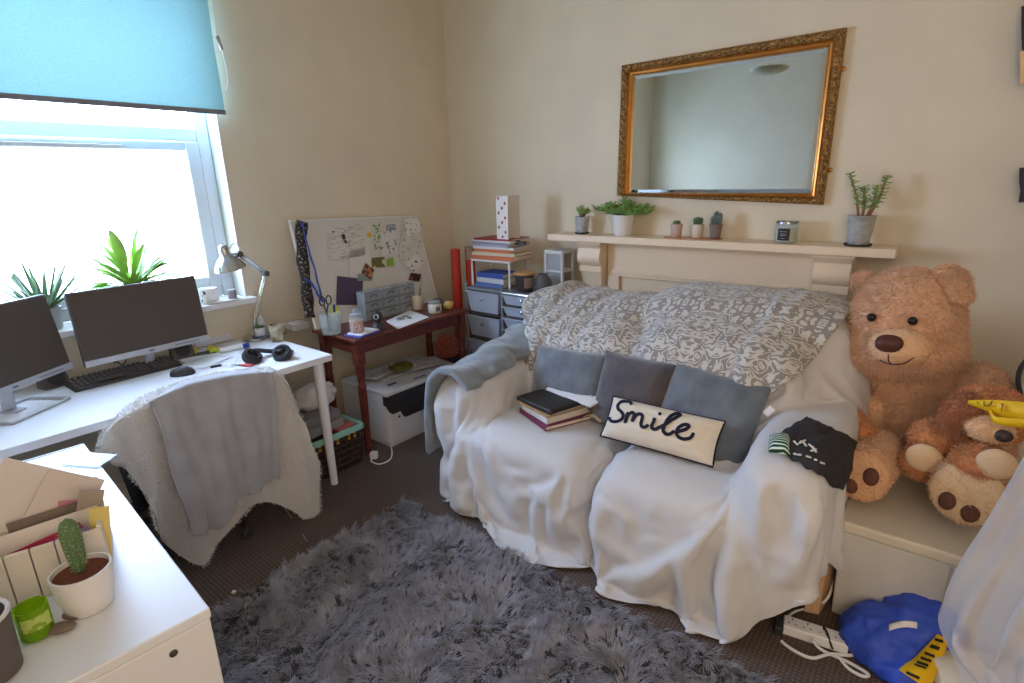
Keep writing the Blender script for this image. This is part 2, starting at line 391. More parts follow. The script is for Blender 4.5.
# ---- mirror in a carved gilt frame
mr = thing('wall_mirror', 'large rectangular mirror in carved gilt frame above the mantelpiece', 'mirror', (2.08, 0, 1.85))
MY = -.022
oc = [at_y(622, 65.4, MY), at_y(846.8, 27.3, MY), at_y(823, 205, MY), at_y(617, 195.7, MY)]
ic = [at_y(632.8, 75.6, MY), at_y(828.4, 46.4, MY), at_y(810.8, 193.4, MY), at_y(628.4, 193.4, MY)]
def ring(prof, nseg=1, orn=0.0):
    """mitred moulding; prof: (t from outer to inner edge, height off the wall)"""
    g = G()
    for k in range(4):
        A, B, a, b = oc[k], oc[(k+1) % 4], ic[k], ic[(k+1) % 4]; L = np.linalg.norm(B-A); W = np.linalg.norm(a-A)
        P = np.zeros((len(prof), nseg+1, 3))
        for i, (t, h) in enumerate(prof):
            for j in range(nseg+1):
                s = j/nseg; p = (A+(B-A)*s)*(1-t)+(a+(b-a)*s)*t; hh = h
                if orn and 0.05 < t < .62:
                    u = s*L/.052; w = (t-.33)/.29
                    ph = (u % 1.0)*2*PI
                    c = math.cos(ph)*.5+math.sin(2*ph+3.0*w)*.45+math.cos(3*PI*w+ph)*.5+.5*nz((p[0]*60, p[2]*60, k))
                    hh = h+orn*c*max(0, 1-w*w)
                P[i, j] = (p[0], -hh, p[2])
        g.grid(P, flip=True)
    return g
GILT = mat('carved_gilt', (190, 146, 82), 0.38, 0.6, bump=.5, bscale=160, rgb2=(88, 62, 38), vscale=90)
GOLD = mat('smooth_gold', (196, 132, 58), 0.32, 0.7, vary=.12, vscale=12)
pr = [(0, .0), (0, .02)]+[(t, .026+.016*math.sin(PI*min(1, t/.62))) for t in np.linspace(.02, .60, 13)]+[(.63, .024)]
ring(pr, 160, .007).build('carved_border', GILT, mr, smooth=180)
ring([(.62, .0), (.63, .026), (.70, .030), (.74, .024), (.90, .020), (.93, .024), (1.0, .018), (1.02, .008)]).build('gold_slip', GOLD, mr, smooth=30)
MIRR = mat('mirror_silver', (205, 214, 214), 0.015, 1.0)
g = G(); cen = sum(ic)/4
q0 = [np.array([p[0], -.009, p[2]]) for p in ic]; q1 = [np.array([p[0]+(.022 if p[0] < cen[0] else -.022), -.0125, p[2]+(.022 if p[2] < cen[2] else -.022)]) for p in ic]
g.add(q0+q1, [(4, 7, 6, 5)]+[(k, 4+k, 4+(k+1) % 4, (k+1) % 4) for k in range(4)]); g.build('mirror_glass', MIRR, mr, smooth=0)
for px, py in ((843, 69), (830, 170)):
    G().ball(at_y(px, py, -.008), (.012, .006, .012)).build('hanging_lug', GOLD, mr)

# ---- pendant lamp (seen in the mirror)
lp = thing('pendant_lamp', 'shallow bowl pendant lamp seen only in the mirror', 'lamp', (1.87, -1.78, 2.36))
g = G(); prof = [(.78*a, .62*b) for a, b in [(.012, 0.0), (.07, .006), (.13, .024), (.175, .052), (.19, .08), (.186, .08), (.17, .054), (.125, .028), (.065, .012), (.012, .008)]]
g.lathe(prof, (1.87, -1.78, 2.36), 40, cap=False); g.build('lamp_shade', mat('frosted_bowl', (196, 190, 160), .4), lp, smooth=60)
g = G(); g.tube([(1.87, -1.78, 2.36), (1.87, -1.78, RZ)], .005, 8); g.lathe([(.05, 0), (.05, .02), (.02, .04)], (1.87, -1.78, RZ-.04)); g.build('cord', WHITE, lp)
SIMF = 30
# ================================================================== SOFA
COVER = mat('sofa_cover_cotton', (210, 208, 208), 0.85, bump=.25, bscale=500, sheen=.15)
sofa = thing('sofa', 'two seat sofa under a loose white cotton cover in front of the mantelpiece', 'sofa', (2.15, -.95, 0))
g = G()
g.bb(1.46, 2.175, -1.56, -.5, .03, .43); g.bb(2.255, 2.92, -1.56, -.5, .03, .43); g.bb(2.1, 2.3, -1.44, -.5, .03, .37)                        # seat block
def slab(x0, x1, y0, y1, z0, z1, R=None):
    g.ball(((x0+x1)/2, (y0+y1)/2, (z0+z1)/2), ((x1-x0)/2, (y1-y0)/2, (z1-z0)/2), R, 28, 18, .38)
slab(1.555, 2.185, -1.565, -.70, .10, .492); slab(2.245, 2.795, -1.575, -.70, .10, .497)   # seat cushions
g.bb(1.295, 1.565, -1.485, -.45, .03, .54); slab(1.285, 1.575, -1.50, -.40, .40, .690)   # left arm
g.bb(2.785, 3.045, -1.52, -.45, .03, .54); slab(2.775, 3.06, -1.535, -.40, .40, .700)   # right arm
slab(1.285, 2.16, -.84, -.38, .20, .965, rotx(-.10)); slab(2.05, 3.0, -.84, -.36, .20, 1.035, rotx(-.10)); g.bb(1.35, 2.95, -.6, -.36, .03, .8)
slab(1.48, 2.16, -1.03, -.62, .36, .86, rotx(-.16)); slab(2.16, 2.84, -1.05, -.62, .36, .90, rotx(-.16))   # back cushions
V, F = voxel_skin(g, .024, 12, .5)
N = normals(V, F)
body = (V-N*.012, list(F))
keep = V[:, 2] > .05
F = [q for q in F if all(keep[i] for i in q)]
used = sorted({i for q in F for i in q}); remap = {k: i for i, k in enumerate(used)}
V = V[used]; N = N[used]; F = [tuple(remap[i] for i in q) for q in F]
for i in range(len(V)):
    x, y, z = V[i]; n = N[i]; hn = np.array([n[0], n[1], 0.0]); hl = np.linalg.norm(hn); w = max(0.0, 1-z/.42)
    if hl > .3 and z < .47 and (y < -1.25 or x < 1.45 or x > 2.85):
        hn /= hl; s = x if abs(hn[1]) > abs(hn[0]) else (1.3-(y+1.5) if x < 2 else 3.05+(y+1.5))
        flare = .05*w+.05*w*math.exp(-((x-2.2)/.35)**2)*(y < -1.3)
        V[i] += hn*(flare+(.25*(z < .47)+.75*w)*(.036*math.sin(s*14+1.3*math.sin(s*5.1))+.024*math.sin(s*31+1.7*math.sin(s*7))+.010*math.sin(s*57+z*6)))
    V[i] += N[i]*(.010+.006*nz(V[i], 5.0))
    if z < .4:
        hem = .02+.012*(1+math.sin(x*9))/2
        hem = max(hem, min(.38, (x-2.86)*2.1)) if x > 2.86 else hem
        if x < 1.42: hem += .03
        V[i, 2] = hem+(z-.05)*(.4-hem)/.35
flo = (np.array([(-1, -4, .0), (5, -4, .0), (5, 1, .0), (-1, 1, .0)]), [(0, 1, 2, 3)])
V, F = drape_sim(V, F, [body, flo], frames=SIMF, grow=.08, bend=.05, gap=.008)
N = normals(V, F)
for i in range(len(V)):
    x, y, z = V[i]; r1 = (1-abs(nz((x*5+z*3, y*5-x*2, z*4), 1.0, 4.2)))**6; r2 = (1-abs(nz((x*11-z*2, y*9+x*3, z*7), 1.0, 9.1)))**6
    V[i] += N[i]*(.0065*r1+.0035*r2)
g = G(); g.add(V, F)
sofa_cover = g.build('sofa_cover', COVER, sofa, smooth=180, sub=1)
BV = BVHTree.FromPolygons([tuple(v) for v in V], F)
g = G(); g.bb(1.36, 2.98, -1.40, -.42, .06, .36); g.build('frame', mat('sofa_hessian', (58, 54, 52), .95), sofa, smooth=0, bevel=.02)
for x in (1.42, 2.92):
    for y in (-1.34, -.5): G().lathe([(.022, 0), (.028, .06)], (x, y, 0), 14).build('foot', mk('dark_wood_foot', (46, 34, 28), .5), sofa)
print('sofa verts', len(V))

def drop(x, y, z0=1.6):
    """height of the covered sofa under a point"""
    h = BV.ray_cast(Vector((x, y, z0)), Vector((0, 0, -1)))
    return h[0][2] if h[0] is not None else 0.0
def onto(p, d):
    h = BV.ray_cast(Vector(p), Vector(d)); return None if h[0] is None else (np.array(h[0]), np.array(h[1]))

# ---- patterned throw laid over the back of the sofa
def damask():
    m = bpy.data.materials.new('damask_fleece'); m.use_nodes = True; nt = m.node_tree; b = nt.nodes['Principled BSDF']; L = nt.links.new
    b.inputs['Roughness'].default_value = .95; b.inputs['Sheen Weight'].default_value = .3
    uv = nt.nodes.new('ShaderNodeUVMap'); sep = nt.nodes.new('ShaderNodeSeparateXYZ'); L(uv.outputs[0], sep.inputs[0])
    def math_(op, a, b_=None, c=None):
        n = nt.nodes.new('ShaderNodeMath'); n.operation = op
        for k, q in enumerate((a, b_, c)):
            if q is None: continue
            if isinstance(q, (int, float)): n.inputs[k].default_value = q
            else: L(q, n.inputs[k])
        return n.outputs[0]
    px = math_('PINGPONG', sep.outputs[0], .15); py = math_('PINGPONG', sep.outputs[1], .21)
    cmb = nt.nodes.new('ShaderNodeCombineXYZ'); L(px, cmb.inputs[0]); L(py, cmb.inputs[1])
    n1 = nt.nodes.new('ShaderNodeTexNoise'); n1.inputs['Scale'].default_value = 13.0; n1.inputs['Detail'].default_value = 0.0; n1.inputs['Distortion'].default_value = 2.2; L(cmb.outputs[0], n1.inputs['Vector'])
    c1 = math_('ABSOLUTE', math_('SINE', math_('MULTIPLY', n1.outputs['Fac'], 12.0)))
    n2 = nt.nodes.new('ShaderNodeTexVoronoi'); n2.inputs['Scale'].default_value = 16; L(cmb.outputs[0], n2.inputs['Vector'])
    c2 = math_('LESS_THAN', n2.outputs['Distance'], .26)
    k1 = math_('GREATER_THAN', c1, .74); k = math_('MAXIMUM', k1, c2)
    fine = nt.nodes.new('ShaderNodeTexNoise'); fine.inputs['Scale'].default_value = 160; L(uv.outputs[0], fine.inputs['Vector'])
    mx = nt.nodes.new('ShaderNodeMixRGB'); mx.inputs[1].default_value = (*lin((158, 152, 146)), 1); mx.inputs[2].default_value = (*lin((222, 217, 210)), 1); L(k, mx.inputs[0])
    m2 = nt.nodes.new('ShaderNodeMixRGB'); m2.blend_type = 'MULTIPLY'; m2.inputs[0].default_value = .35; L(mx.outputs[0], m2.inputs[1]); L(fine.outputs['Fac'], m2.inputs[2])
    L(m2.outputs[0], b.inputs['Base Color'])
    bp = nt.nodes.new('ShaderNodeBump'); bp.inputs['Strength'].default_value = .6; bp.inputs['Distance'].default_value = .004
    ad = math_('ADD', math_('MULTIPLY', k, .6), fine.outputs['Fac']); L(ad, bp.inputs['Height']); L(bp.outputs[0], b.inputs['Normal'])
    return m
DAMASK = damask()
NU, NV = 150, 80
P = np.zeros((NV, NU, 3)); UV = np.zeros((NV, NU, 2))
for j in range(NU):
    a = j/(NU-1); xt = 1.335+(2.93-1.335)*a; xb = 1.53+(2.70-1.53)*a
    pr = []
    for y in np.linspace(-.40, -.62, 8): pr.append((xt, y, drop(xt, y)))
    zt = max(q[2] for q in pr)
    for z in np.linspace(zt-.015, .62+.02*math.sin(a*7), 26):
        t = (zt-z)/(zt-.62); x = xt+(xb-xt)*t**1.1
        h = BV.ray_cast(Vector((x, -2.2, z)), Vector((0, 1, 0)))
        y = h[0][1] if h[0] is not None else -.62
        pr.append((x, max(y, -1.06), z))
    pr = np.array(pr)
    for _ in range(3): pr[1:-1] = (pr[:-2]+pr[2:]+2*pr[1:-1])/4
    d = np.r_[0, np.cumsum(np.linalg.norm(np.diff(pr, axis=0), axis=1))]
    for i in range(NV):
        b = i/(NV-1); P[i, j] = [np.interp(b*d[-1], d, pr[:, k]) for k in range(3)]
for _ in range(4):
    Q = P.copy(); Q[:, 1:-1] = (P[:, :-2]+P[:, 2:]+2*P[:, 1:-1])/4; P = Q
tu = np.gradient(P, axis=1); tv = np.gradient(P, axis=0); NN = np.cross(tv, tu); NN /= np.linalg.norm(NN, axis=2)[:, :, None]
if NN[NV//2, NU//2, 1] > 0: NN = -NN
for i in range(NV):
    for j in range(NU):
        b = i/(NV-1); x = P[i, j, 0]
        fold = math.sin(x*58+5*b+1.5*math.sin(b*5+x*9))*.5+math.sin(x*31-4*b)*.5
        k = .016+(.030*max(0, 1-(x-1.25)/.62)+.004)*(fold+.9)
        k += (.020/(1+math.exp(-(x-1.93+.10*b)/.010)) if x > 1.6 else 0)
        k += .016*math.exp(-((x-(2.80-.16*b))/.03)**2)+.014*math.exp(-((x-(2.72-.1*b))/.02)**2)
        P[i, j] += NN[i, j]*k
# metric uv down the cloth
for j in range(NU):
    s = 0
    for i in range(NV):
        if i: s += min(.05, np.linalg.norm(P[i, j]-P[i-1, j]))
        UV[i, j] = (1.25+1.65*j/(NU-1), s)
for _ in range(3):
    Q = P.copy(); Q[1:-1, :] = (P[:-2]+P[2:]+2*P[1:-1])/4; P = Q
g = G(); g.grid(P, uv=UV)
tag(g.build('patterned_throw', DAMASK, smooth=180, solid=.008, sub=1), 'grey and white floral fleece throw spread over the sofa back', 'throw')

# ---- grey throw folded along the left arm
GTH = mat('grey_plush', (128, 136, 142), .95, bump=.5, bscale=300, sheen=.5, vary=.18, vscale=14)
g = G(); n1, n2 = 60, 34; P = np.zeros((n1, n2, 3))
for i in range(n1):
    a = i/(n1-1); y = -1.555+.62*a
    for j in range(n2):
        b = j/(n2-1); 
        th = math.radians(200)-math.radians(168)*b
        rx = .150+.014*math.sin(a*16+b*7)+.010*math.sin(a*31-b*9)+.008*nz((a*9,b*7,2),1.0); rz = .125+.012*math.sin(a*11+3*b)
        x = 1.435+rx*math.cos(th); z = .590+rz*math.sin(th)
        if b < .25: z -= (.25-b)*1.25*(.55+.45*math.cos(a*3)); x -= (.25-b)*.12
        z += .10*a*a+.012*nz((a*7, b*6, 9), 1.0)+.008*abs(nz((a*15, b*5, 4), 1.0))
        P[i, j] = (x, y, z)
g.grid(P, flip=True); gt = g.build('folded_throw', GTH, smooth=180, solid=.035, sub=1); tag(gt, 'plain grey fleece throw folded over the left arm of the sofa', 'throw')

# ---- cushions
def pillow(g, W, H, T, n=34, pinch=.07, wr=.004, seed=0):
    """local: x across, z up, y depth (front at -y)"""
    u = np.linspace(-1, 1, n); P = np.zeros((n, n, 3)); Q = np.zeros((n, n, 3))
    for i, b in enumerate(u):
        for j, a in enumerate(u):
            t = T*((1-abs(a)**2.6)*(1-abs(b)**2.6))**.55
            kx = 1-pinch*(1-a*a)*b*b*0-pinch*(1-b*b)*.6*abs(a)**3; kz = 1-pinch*(1-a*a)*.6*abs(b)**3
            x, z = a*W/2*kx, b*H/2*kz
            k = wr*nz((a*3, b*3, seed), 1.4)+wr*.8*nz((a*9, b*9, seed+5), 1)
            P[i, j] = (x, -t/2-k*(t > .004), z); Q[i, j] = (x, t/2+k*(t > .004), z)
    g.grid(P); g.grid(Q, flip=True); return g
def frame_from(bl_, br_, tl_):
    X = (br_-bl_); W = np.linalg.norm(X); X /= W; U = tl_-bl_; U = U-X*np.dot(U, X); H = np.linalg.norm(U); U /= H
    Y = np.cross(U, X); return np.stack([X, Y, U], 1), W, H            # columns: x, y(back), z(up)
def cushion(name, label, bl_, br_, tl_, T, m, seed=0, extra=None, grow=1.0, group=None, push=0.0):
    R, W, H = frame_from(np.array(bl_), np.array(br_), np.array(tl_)); W *= grow; H *= grow
    c = (np.array(br_)+np.array(tl_))/2+R[:, 1]*push
    o = thing(name, label, 'cushion', c, group)
    g = G(); pillow(g, W, H, T, seed=seed); gg = G(); gg.add(np.concatenate(g.v), g.f, R, c)
    gg.build('cushion_body', m, o, smooth=180)
    return o, R, c, W, H
VELV = mat('grey_velvet', (100, 108, 117), .8, bump=.3, bscale=90, sheen=.8, vary=.22, vscale=11)
DVEL = mat('dark_velvet', (70, 68, 76), .8, bump=.3, bscale=90, sheen=.6, rgb2=(88, 80, 82), vscale=9)
LAB = mat('care_label_white', (232, 230, 232), .6)
o, R, c, W, H = cushion('cushion', 'slate grey velvet cushion behind the books on the sofa', (1.66, -1.12, .50), (2.08, -1.14, .52), (1.585, -1.02, .755), .15, VELV, 1, grow=1.06, push=-.02)
p = at_y(549, 357, -1.03); g = G(); g.box(p, (.018, .004, .06), rotx(-.2)); g.build('care_label', LAB, o, smooth=0)
o, R, c, W, H = cushion('cushion', 'dark charcoal cushion in the middle of the sofa behind the white one', (2.04, -1.19, .50), (2.38, -1.19, .50), (2.02, -1.06, .80), .16, DVEL, 2, grow=1.06, push=-.01)
o, R, c, W, H = cushion('cushion', 'large slate grey cushion leaning by the right arm of the sofa', (2.36, -1.19, .50), (2.73, -1.20, .465), (2.36, -1.03, .795), .13, VELV, 3, grow=1.11, push=-.032)
p = at_y(769, 411, -1.20); g = G(); g.box(p, (.024, .006, .04), roty(.6)); g.build('care_label', LAB, o, smooth=0)
CANV = mat('cream_canvas', (226, 216, 198), .85, bump=.3, bscale=420, vary=.04, vscale=7)
NAVY = mat('navy_felt', (24, 26, 48), .9)
cb, cr, ctl = at_z(600, 437, .505), at_z(711, 468, .505), at_y(619, 399.5, at_z(600, 437, .505)[1]+.115); ctl = ctl+np.array([0, -.0, 0])
sm, R, c, W, H = cushion('cushion', 'small oblong cream cushion with the word Smile in navy script', cb, cr, ctl, .14, CANV, 4, push=-.034)
# piping round the edge
g = G(); e = [(-1, -1), (1, -1), (1, 1), (-1, 1), (-1, -1)]; pts = []
for k in range(4):
    for t in np.linspace(0, 1, 14)[:-1]:
        a = e[k][0]+(e[k+1][0]-e[k][0])*t; b = e[k][1]+(e[k+1][1]-e[k][1])*t
        kx = 1-.07*(1-b*b)*.6*abs(a)**3; kz = 1-.07*(1-a*a)*.6*abs(b)**3
        pts.append(c+R@np.array([a*W/2*kx, 0, b*H/2*kz]))
pts.append(pts[0]); g.tube(pts, .0045, 6); g.build('navy_piping', NAVY, sm, smooth=180, label='navy piped edge')
# lettering: strokes drawn on the face, coordinates read off the photograph's close-up
def quad_uv(p):
    A, B, C_, D = np.array((55., 375)), np.array((832., 580)), np.array((965., 228)), np.array((195., 90))
    a, b = .5, .5
    for _ in range(20):
        q = A*(1-a)*(1-b)+B*a*(1-b)+C_*a*b+D*(1-a)*b; r = np.array(p, float)-q
        J = np.stack([(B-A)*(1-b)+(C_-D)*b, (D-A)*(1-a)+(C_-B)*a], 1); da = np.linalg.solve(J, r); a += da[0]; b += da[1]
    return 2*a-1, 2*b-1
strokes = [
    [(355, 172), (348, 152), (310, 143), (262, 150), (240, 175), (245, 205), (270, 228), (285, 255), (268, 285), (225, 298), (180, 292), (156, 272), (160, 255)],
    [(292, 315), (305, 285), (322, 248), (330, 235)], [(300, 300), (325, 258), (355, 237), (372, 245), (368, 265), (350, 305)],
    [(355, 297), (385, 258), (415, 247), (433, 258), (428, 285), (416, 315), (418, 338), (440, 344), (470, 325)],
    [(520, 272), (508, 300), (492, 330), (492, 350), (512, 356), (540, 338)],
    [(535, 345), (580, 320), (640, 275), (688, 235), (688, 220), (664, 220), (632, 245), (598, 290), (575, 335), (565, 365), (580, 385), (610, 380), (640, 360)],
    [(640, 372), (680, 358), (720, 340), (742, 318), (732, 306), (700, 312), (668, 340), (652, 375), (662, 402), (695, 414), (735, 402), (768, 362)],
]
g = G()
def on_face(a, b, lift=.002):
    n = .004*nz((a*3, b*3, 4), 1.4)+.0032*nz((a*9, b*9, 9), 1)
    t = .14*((1-abs(a)**2.6)*(1-abs(b)**2.6))**.55
    kx = 1-.07*(1-b*b)*.6*abs(a)**3; kz = 1-.07*(1-a*a)*.6*abs(b)**3
    return c+R@np.array([a*W/2*kx, -t/2-n-lift, b*H/2*kz])
for st in strokes:
    sp = spline([(x, y, 0) for x, y in st], 8*len(st)); pts = [on_face(*quad_uv(q[:2])) for q in sp]
    L = []; Rr = []; V_ = []; m_ = len(pts)
    for i, p in enumerate(pts):
        d = pts[min(i+1, m_-1)]-pts[max(i-1, 0)]; d /= np.linalg.norm(d); nrm = -R[:, 1]; w = np.cross(nrm, d); w /= np.linalg.norm(w)
        hw = .0068*(1.0 if 0 < i < m_-1 else .6)
        V_ += [p-w*hw, p-w*hw+nrm*.003, p+w*hw+nrm*.003, p+w*hw]
    f = []
    for i in range(m_-1):
        o4 = 4*i
        for k in range(3): f.append((o4+k, o4+k+1, o4+k+5, o4+k+4))
    f += [(0, 1, 2, 3), tuple(4*(m_-1)+k for k in (3, 2, 1, 0))]
    g.add(V_, f)
a, b = quad_uv((556, 236)); X_ = on_face(a, b); g.ball(X_, .0075, nu=10, nv=6)
g.build('smile_lettering', NAVY, sm, smooth=60, label='navy script lettering')
# ================================================================== RUG
def shag_rug():
    rug = thing('shaggy_rug', 'grey long pile shaggy rug on the brown carpet in front of the sofa', 'rug', (2.1, -2.3, 0))
    x0, x1, y0, y1 = 1.20, 3.05, -2.95, -1.70
    G().bb(x0, x1, y0, y1, .001, .010).build('backing', mat('rug_backing', (60, 58, 60), .95), rug, smooth=0)
    rng = np.random.default_rng(3); nt = 9500; nb = 8
    tx, ty = rng.uniform(x0-.005, x1+.005, nt), rng.uniform(y0-.005, y1+.005, nt)
    ang = np.array([2.2*mnoise.noise(Vector((x*3.2, y*3.2, 1.5)))*PI+.9*mnoise.noise(Vector((x*11, y*11, 7))) for x, y in zip(tx, ty)])+rng.normal(0, .45, nt)
    lean = .95+.35*rng.normal(size=nt); L = rng.uniform(.034, .056, nt)
    n = nt*nb; T = np.repeat(np.arange(nt), nb)
    a = ang[T]+rng.normal(0, .22, n); ln = np.clip(lean[T]+rng.normal(0, .18, n), .1, 1.45); l = L[T]*rng.uniform(.75, 1.1, n)
    bx = tx[T]+rng.normal(0, .005, n); by = ty[T]+rng.normal(0, .005, n)
    d = np.stack([np.cos(a), np.sin(a), np.zeros(n)], 1); s = np.stack([-np.sin(a), np.cos(a), np.zeros(n)], 1)*.0017
    base = np.stack([bx, by, np.full(n, .008)], 1); rows = []
    for k, t in enumerate((0, .35, .7, 1.0)):
        th = ln*(.45+.75*t); p = base+d*(l*t*np.sin(th))[:, None]+np.array([0, 0, 1.0])*(l*t*np.cos(np.clip(th, 0, 1.5))*.95)[:, None]
        w = (1-.75*t); rows += [p-s*w, p+s*w]
    v = np.stack(rows, 1).reshape(-1, 3); v[:, 2] = np.maximum(v[:, 2], .009)
    o = (np.arange(n)*8)[:, None]
    f = np.concatenate([o+np.array([[2*k, 2*k+1, 2*k+3, 2*k+2]]) for k in range(3)], 0)
    g = G(); g.v = [v]; g.n = len(v); g.f = f.tolist()
    m = mat('shag_fibre', (128, 126, 132), .85, rgb2=(166, 164, 172), vscale=16, sheen=.3)
    g.build('pile', m, rug, smooth=180, kind='stuff')
shag_rug()

# ================================================================== DESK BY THE WINDOW
DZ = .742
DESKW = mat('white_laminate', (238, 239, 242), .3)
dk = thing('desk', 'white laminate desk with round legs under the window', 'desk', (.37, -2.47, 0))
G().bb(.005, .752, -3.225, -1.725, DZ-.034, DZ).build('desk_top', DESKW, dk, smooth=0, bevel=.003)
for x, y in ((.70, -1.785), (.07, -1.785), (.70, -3.165), (.07, -3.165)):
    g = G(); ox, oy = (.035 if x > .3 else 0), (-.012 if y > -2 else .012)
    g.tube([(x, y, DZ-.034), (x+ox*.5, y+oy*.5, .36), (x+ox, y+oy, .012), (x+ox, y+oy, 0)], [.029, .025, .020, .020], 20); g.build('leg', DESKW, dk, smooth=40)

# ---- monitors
SCR = mat('hazed_black_screen', (78, 66, 57), .5); SIL = mat('silver_plastic', (186, 188, 192), .35, .4); DARKP = mat('dark_grey_plastic', (90, 85, 82), .5); BLK = mat('black_plastic', (56, 54, 54), .5)  # SCR: brown-grey haze of reflected light is put into the screen colour
def monitor(name, label, c_bl, yaw, tilt, ring_base):
    W, H = .555, .345
    R = rotz(yaw)@roty(-tilt)                          # local: y along the screen, z up, +x the viewer
    o = thing(name, label, 'monitor', (c_bl[0], c_bl[1], DZ), 'computer monitors')
    c = np.array(c_bl)
    def put(name_, m, boxes, bev=.004):
        g = G()
        for (x0, x1, y0, y1, z0, z1) in boxes: g.box(((x0+x1)/2, (y0+y1)/2, (z0+z1)/2), (x1-x0, y1-y0, z1-z0))
        gg = G(); gg.add(np.concatenate(g.v), g.f, R, c); return gg.build(name_, m, o, smooth=0, bevel=bev)
    h = W/2
    put('housing', DARKP, [(-.03, -.002, -h, h, 0, H)]); put('screen', SCR, [(-.002, .001, -h+.006, h-.006, .03, H-.006)], 0)
    be = put('bezel', SIL, [(-.004, .004, -h, h, 0, .029)], .002)
    bw = .012; put('logo_plate', mk('badge_grey', (110, 116, 124), .4), [(.003, .0052, -bw, bw, .010, .019)], .001)
    put('button_row', mk('badge_grey', (110, 116, 124), .4), [(.003, .005, h-.17, h-.05, .012, .016)], .001)
    b = np.array([c[0], c[1], DZ]); bk = rotz(yaw)
    g = G(); top = c+R@np.array([-.035, 0, .16]); g.tube([top, c+R@np.array([-.05, 0, .02]), b+bk@np.array([-.055, 0, .012])], [.024, .024, .024], 16, .5); g.build('neck', SIL, o, smooth=40)
    g = G()
    if ring_base:
        e = [(-.10, -.13), (.09, -.13), (.09, .13), (-.10, .13), (-.10, -.13)]; P_ = []
        for k in range(4):
            for t in np.linspace(0, 1, 6)[:-1]:
                q = np.array([e[k][0]+(e[k+1][0]-e[k][0])*t, e[k][1]+(e[k+1][1]-e[k][1])*t, .0065]); P_.append(b+bk@q)
        P_.append(P_[0]); g.tube(P_, .0065, 8); g.box(b+bk@np.array([-.055, 0, .004]), (.10, .05, .008), bk)
    else:
        g.box(b+bk@np.array([-.04, 0, .005]), (.17, .24, .010), bk)
    g.build('stand_base', SIL, o, smooth=40, bevel=.002)
    return o
monitor('monitor', 'wide black monitor squarely behind the keyboard', (.215, -2.378, .826), .03, .10, False)
monitor('monitor', 'angled black monitor with a silver ring foot at the desk end', (.355, -2.925, .835), .60, .12, True)

# ---- speakers, keyboard, mouse
def speaker(label, px, py, yaw):
    p = at_z(px, py, DZ); o = thing('desk_speaker', label, 'speaker', p, 'computer speakers', yaw)
    g = G(); g.add([(-.035, -.055, 0), (.04, -.055, 0), (.04, .055, 0), (-.035, .055, 0), (-.035, -.05, .085), (.0, -.05, .085), (.0, .05, .085), (-.035, .05, .085)], [(0, 3, 2, 1), (4, 5, 6, 7), (0, 1, 5, 4), (1, 2, 6, 5), (2, 3, 7, 6), (3, 0, 4, 7)])
    g.build('cabinet', DARKP, o, smooth=0, bevel=.005, local=True)
    g = G(); R = roty(PI/2-.44); g.lathe([(.034, 0), (.036, .004), (.026, .003), (.01, .006)], (.022, 0, .044), 22, R); g.build('cone', BLK, o, local=True)
    return o
speaker('dark grey desk speaker between the two monitors', 55, 386, .25); speaker('dark grey desk speaker right of the keyboard below the monitor', 183, 357, -.1)
kb = thing('keyboard', 'long black computer keyboard in front of the wide monitor', 'keyboard', (.205, -2.505, DZ), None, .02)
g = G(); g.add([(-.075, -.225, .0), (.075, -.225, 0), (.075, .225, 0), (-.075, .225, 0), (-.073, -.223, .030), (.073, -.223, .014), (.073, .223, .014), (-.073, .223, .030)], [(0, 3, 2, 1), (4, 5, 6, 7), (0, 1, 5, 4), (1, 2, 6, 5), (2, 3, 7, 6), (3, 0, 4, 7)])
g.build('keyboard_case', BLK, kb, smooth=0, bevel=.003, local=True)
g = G(); R = roty(.109)
for r in range(6):
    for k in range(21):
        if r == 5 and 4 <= k <= 9:
            if k == 4: g.box((.052-.0, -.225+.016+.0205*6.5, .026-.0), (.015, .116, .008), R, .9)
            continue
        if k in (15,): continue
        x = -.057+r*.0215; g.box((x, -.225+.016+k*.0205, .0225-.0160/.146*(x)+.003), (.016, .0165, .008), R, .85)
g.build('keys', mat('key_plastic', (88, 83, 79), .6), kb, smooth=0, local=True)
ms = thing('computer_mouse', 'black computer mouse in front of the keyboard', 'mouse', at_z(183, 374.5, DZ), None, -.5)
V_ = []
g = G(); g.ball((0, 0, .006), (.034, .055, .032), None, 24, 14, .9); v = g.v[0]; v[:, 2] = np.maximum(v[:, 2], 0); v[:, 2] *= 1-.25*(v[:, 1] > .02)*(v[:, 1]-.02)/.04
g.build('mouse_shell', BLK, ms, smooth=180, local=True)
g = G(); g.tube([(0, .02, .036), (0, .045, .026)], .004, 8); g.box((0, 0.01, .038), (.03, .02, .002)); g.build('scroll_wheel', mk('badge_grey', (110, 116, 124), .4), ms, local=True)

# ---- small things lying on the desk
def lay(name, label, cat, g, m, **k): return tag(g.build(name, m, smooth=40, **k), label, cat)
PAPER = mat('white_paper', (236, 236, 238), .8)
def sheet(name, label, px, py, w, h, yaw, z=DZ, m=None, curl=.004, cat='paper', t=.0006):
    p = at_z(px, py, z); g = G(); n = 8; P_ = np.array([[[(-.5+j/(n-1))*w, (-.5+i/(n-1))*h, .002+curl*((j/(n-1)-.5)**2*4*(i/(n-1)))] for j in range(n)] for i in range(n)])
    P_ = (P_.reshape(-1, 3)@rotz(yaw).T+p).reshape(n, n, 3); g.grid(P_); return tag(g.build(name, m or PAPER, smooth=180, solid=t), label, cat)
sheet('paper_sheet', 'white paper sheet under the small tools on the desk', 207, 362, .15, .20, .4)
p = at_z(213, 344, DZ); g = G(); g.box(p+np.array([-.0, 0, .05]), (.004, .20, .10), roty(-.55)); lay('leaflet', 'pale leaflet propped against the wall behind the tools', 'leaflet', g, mat('lilac_paper', (222, 220, 230), .8))
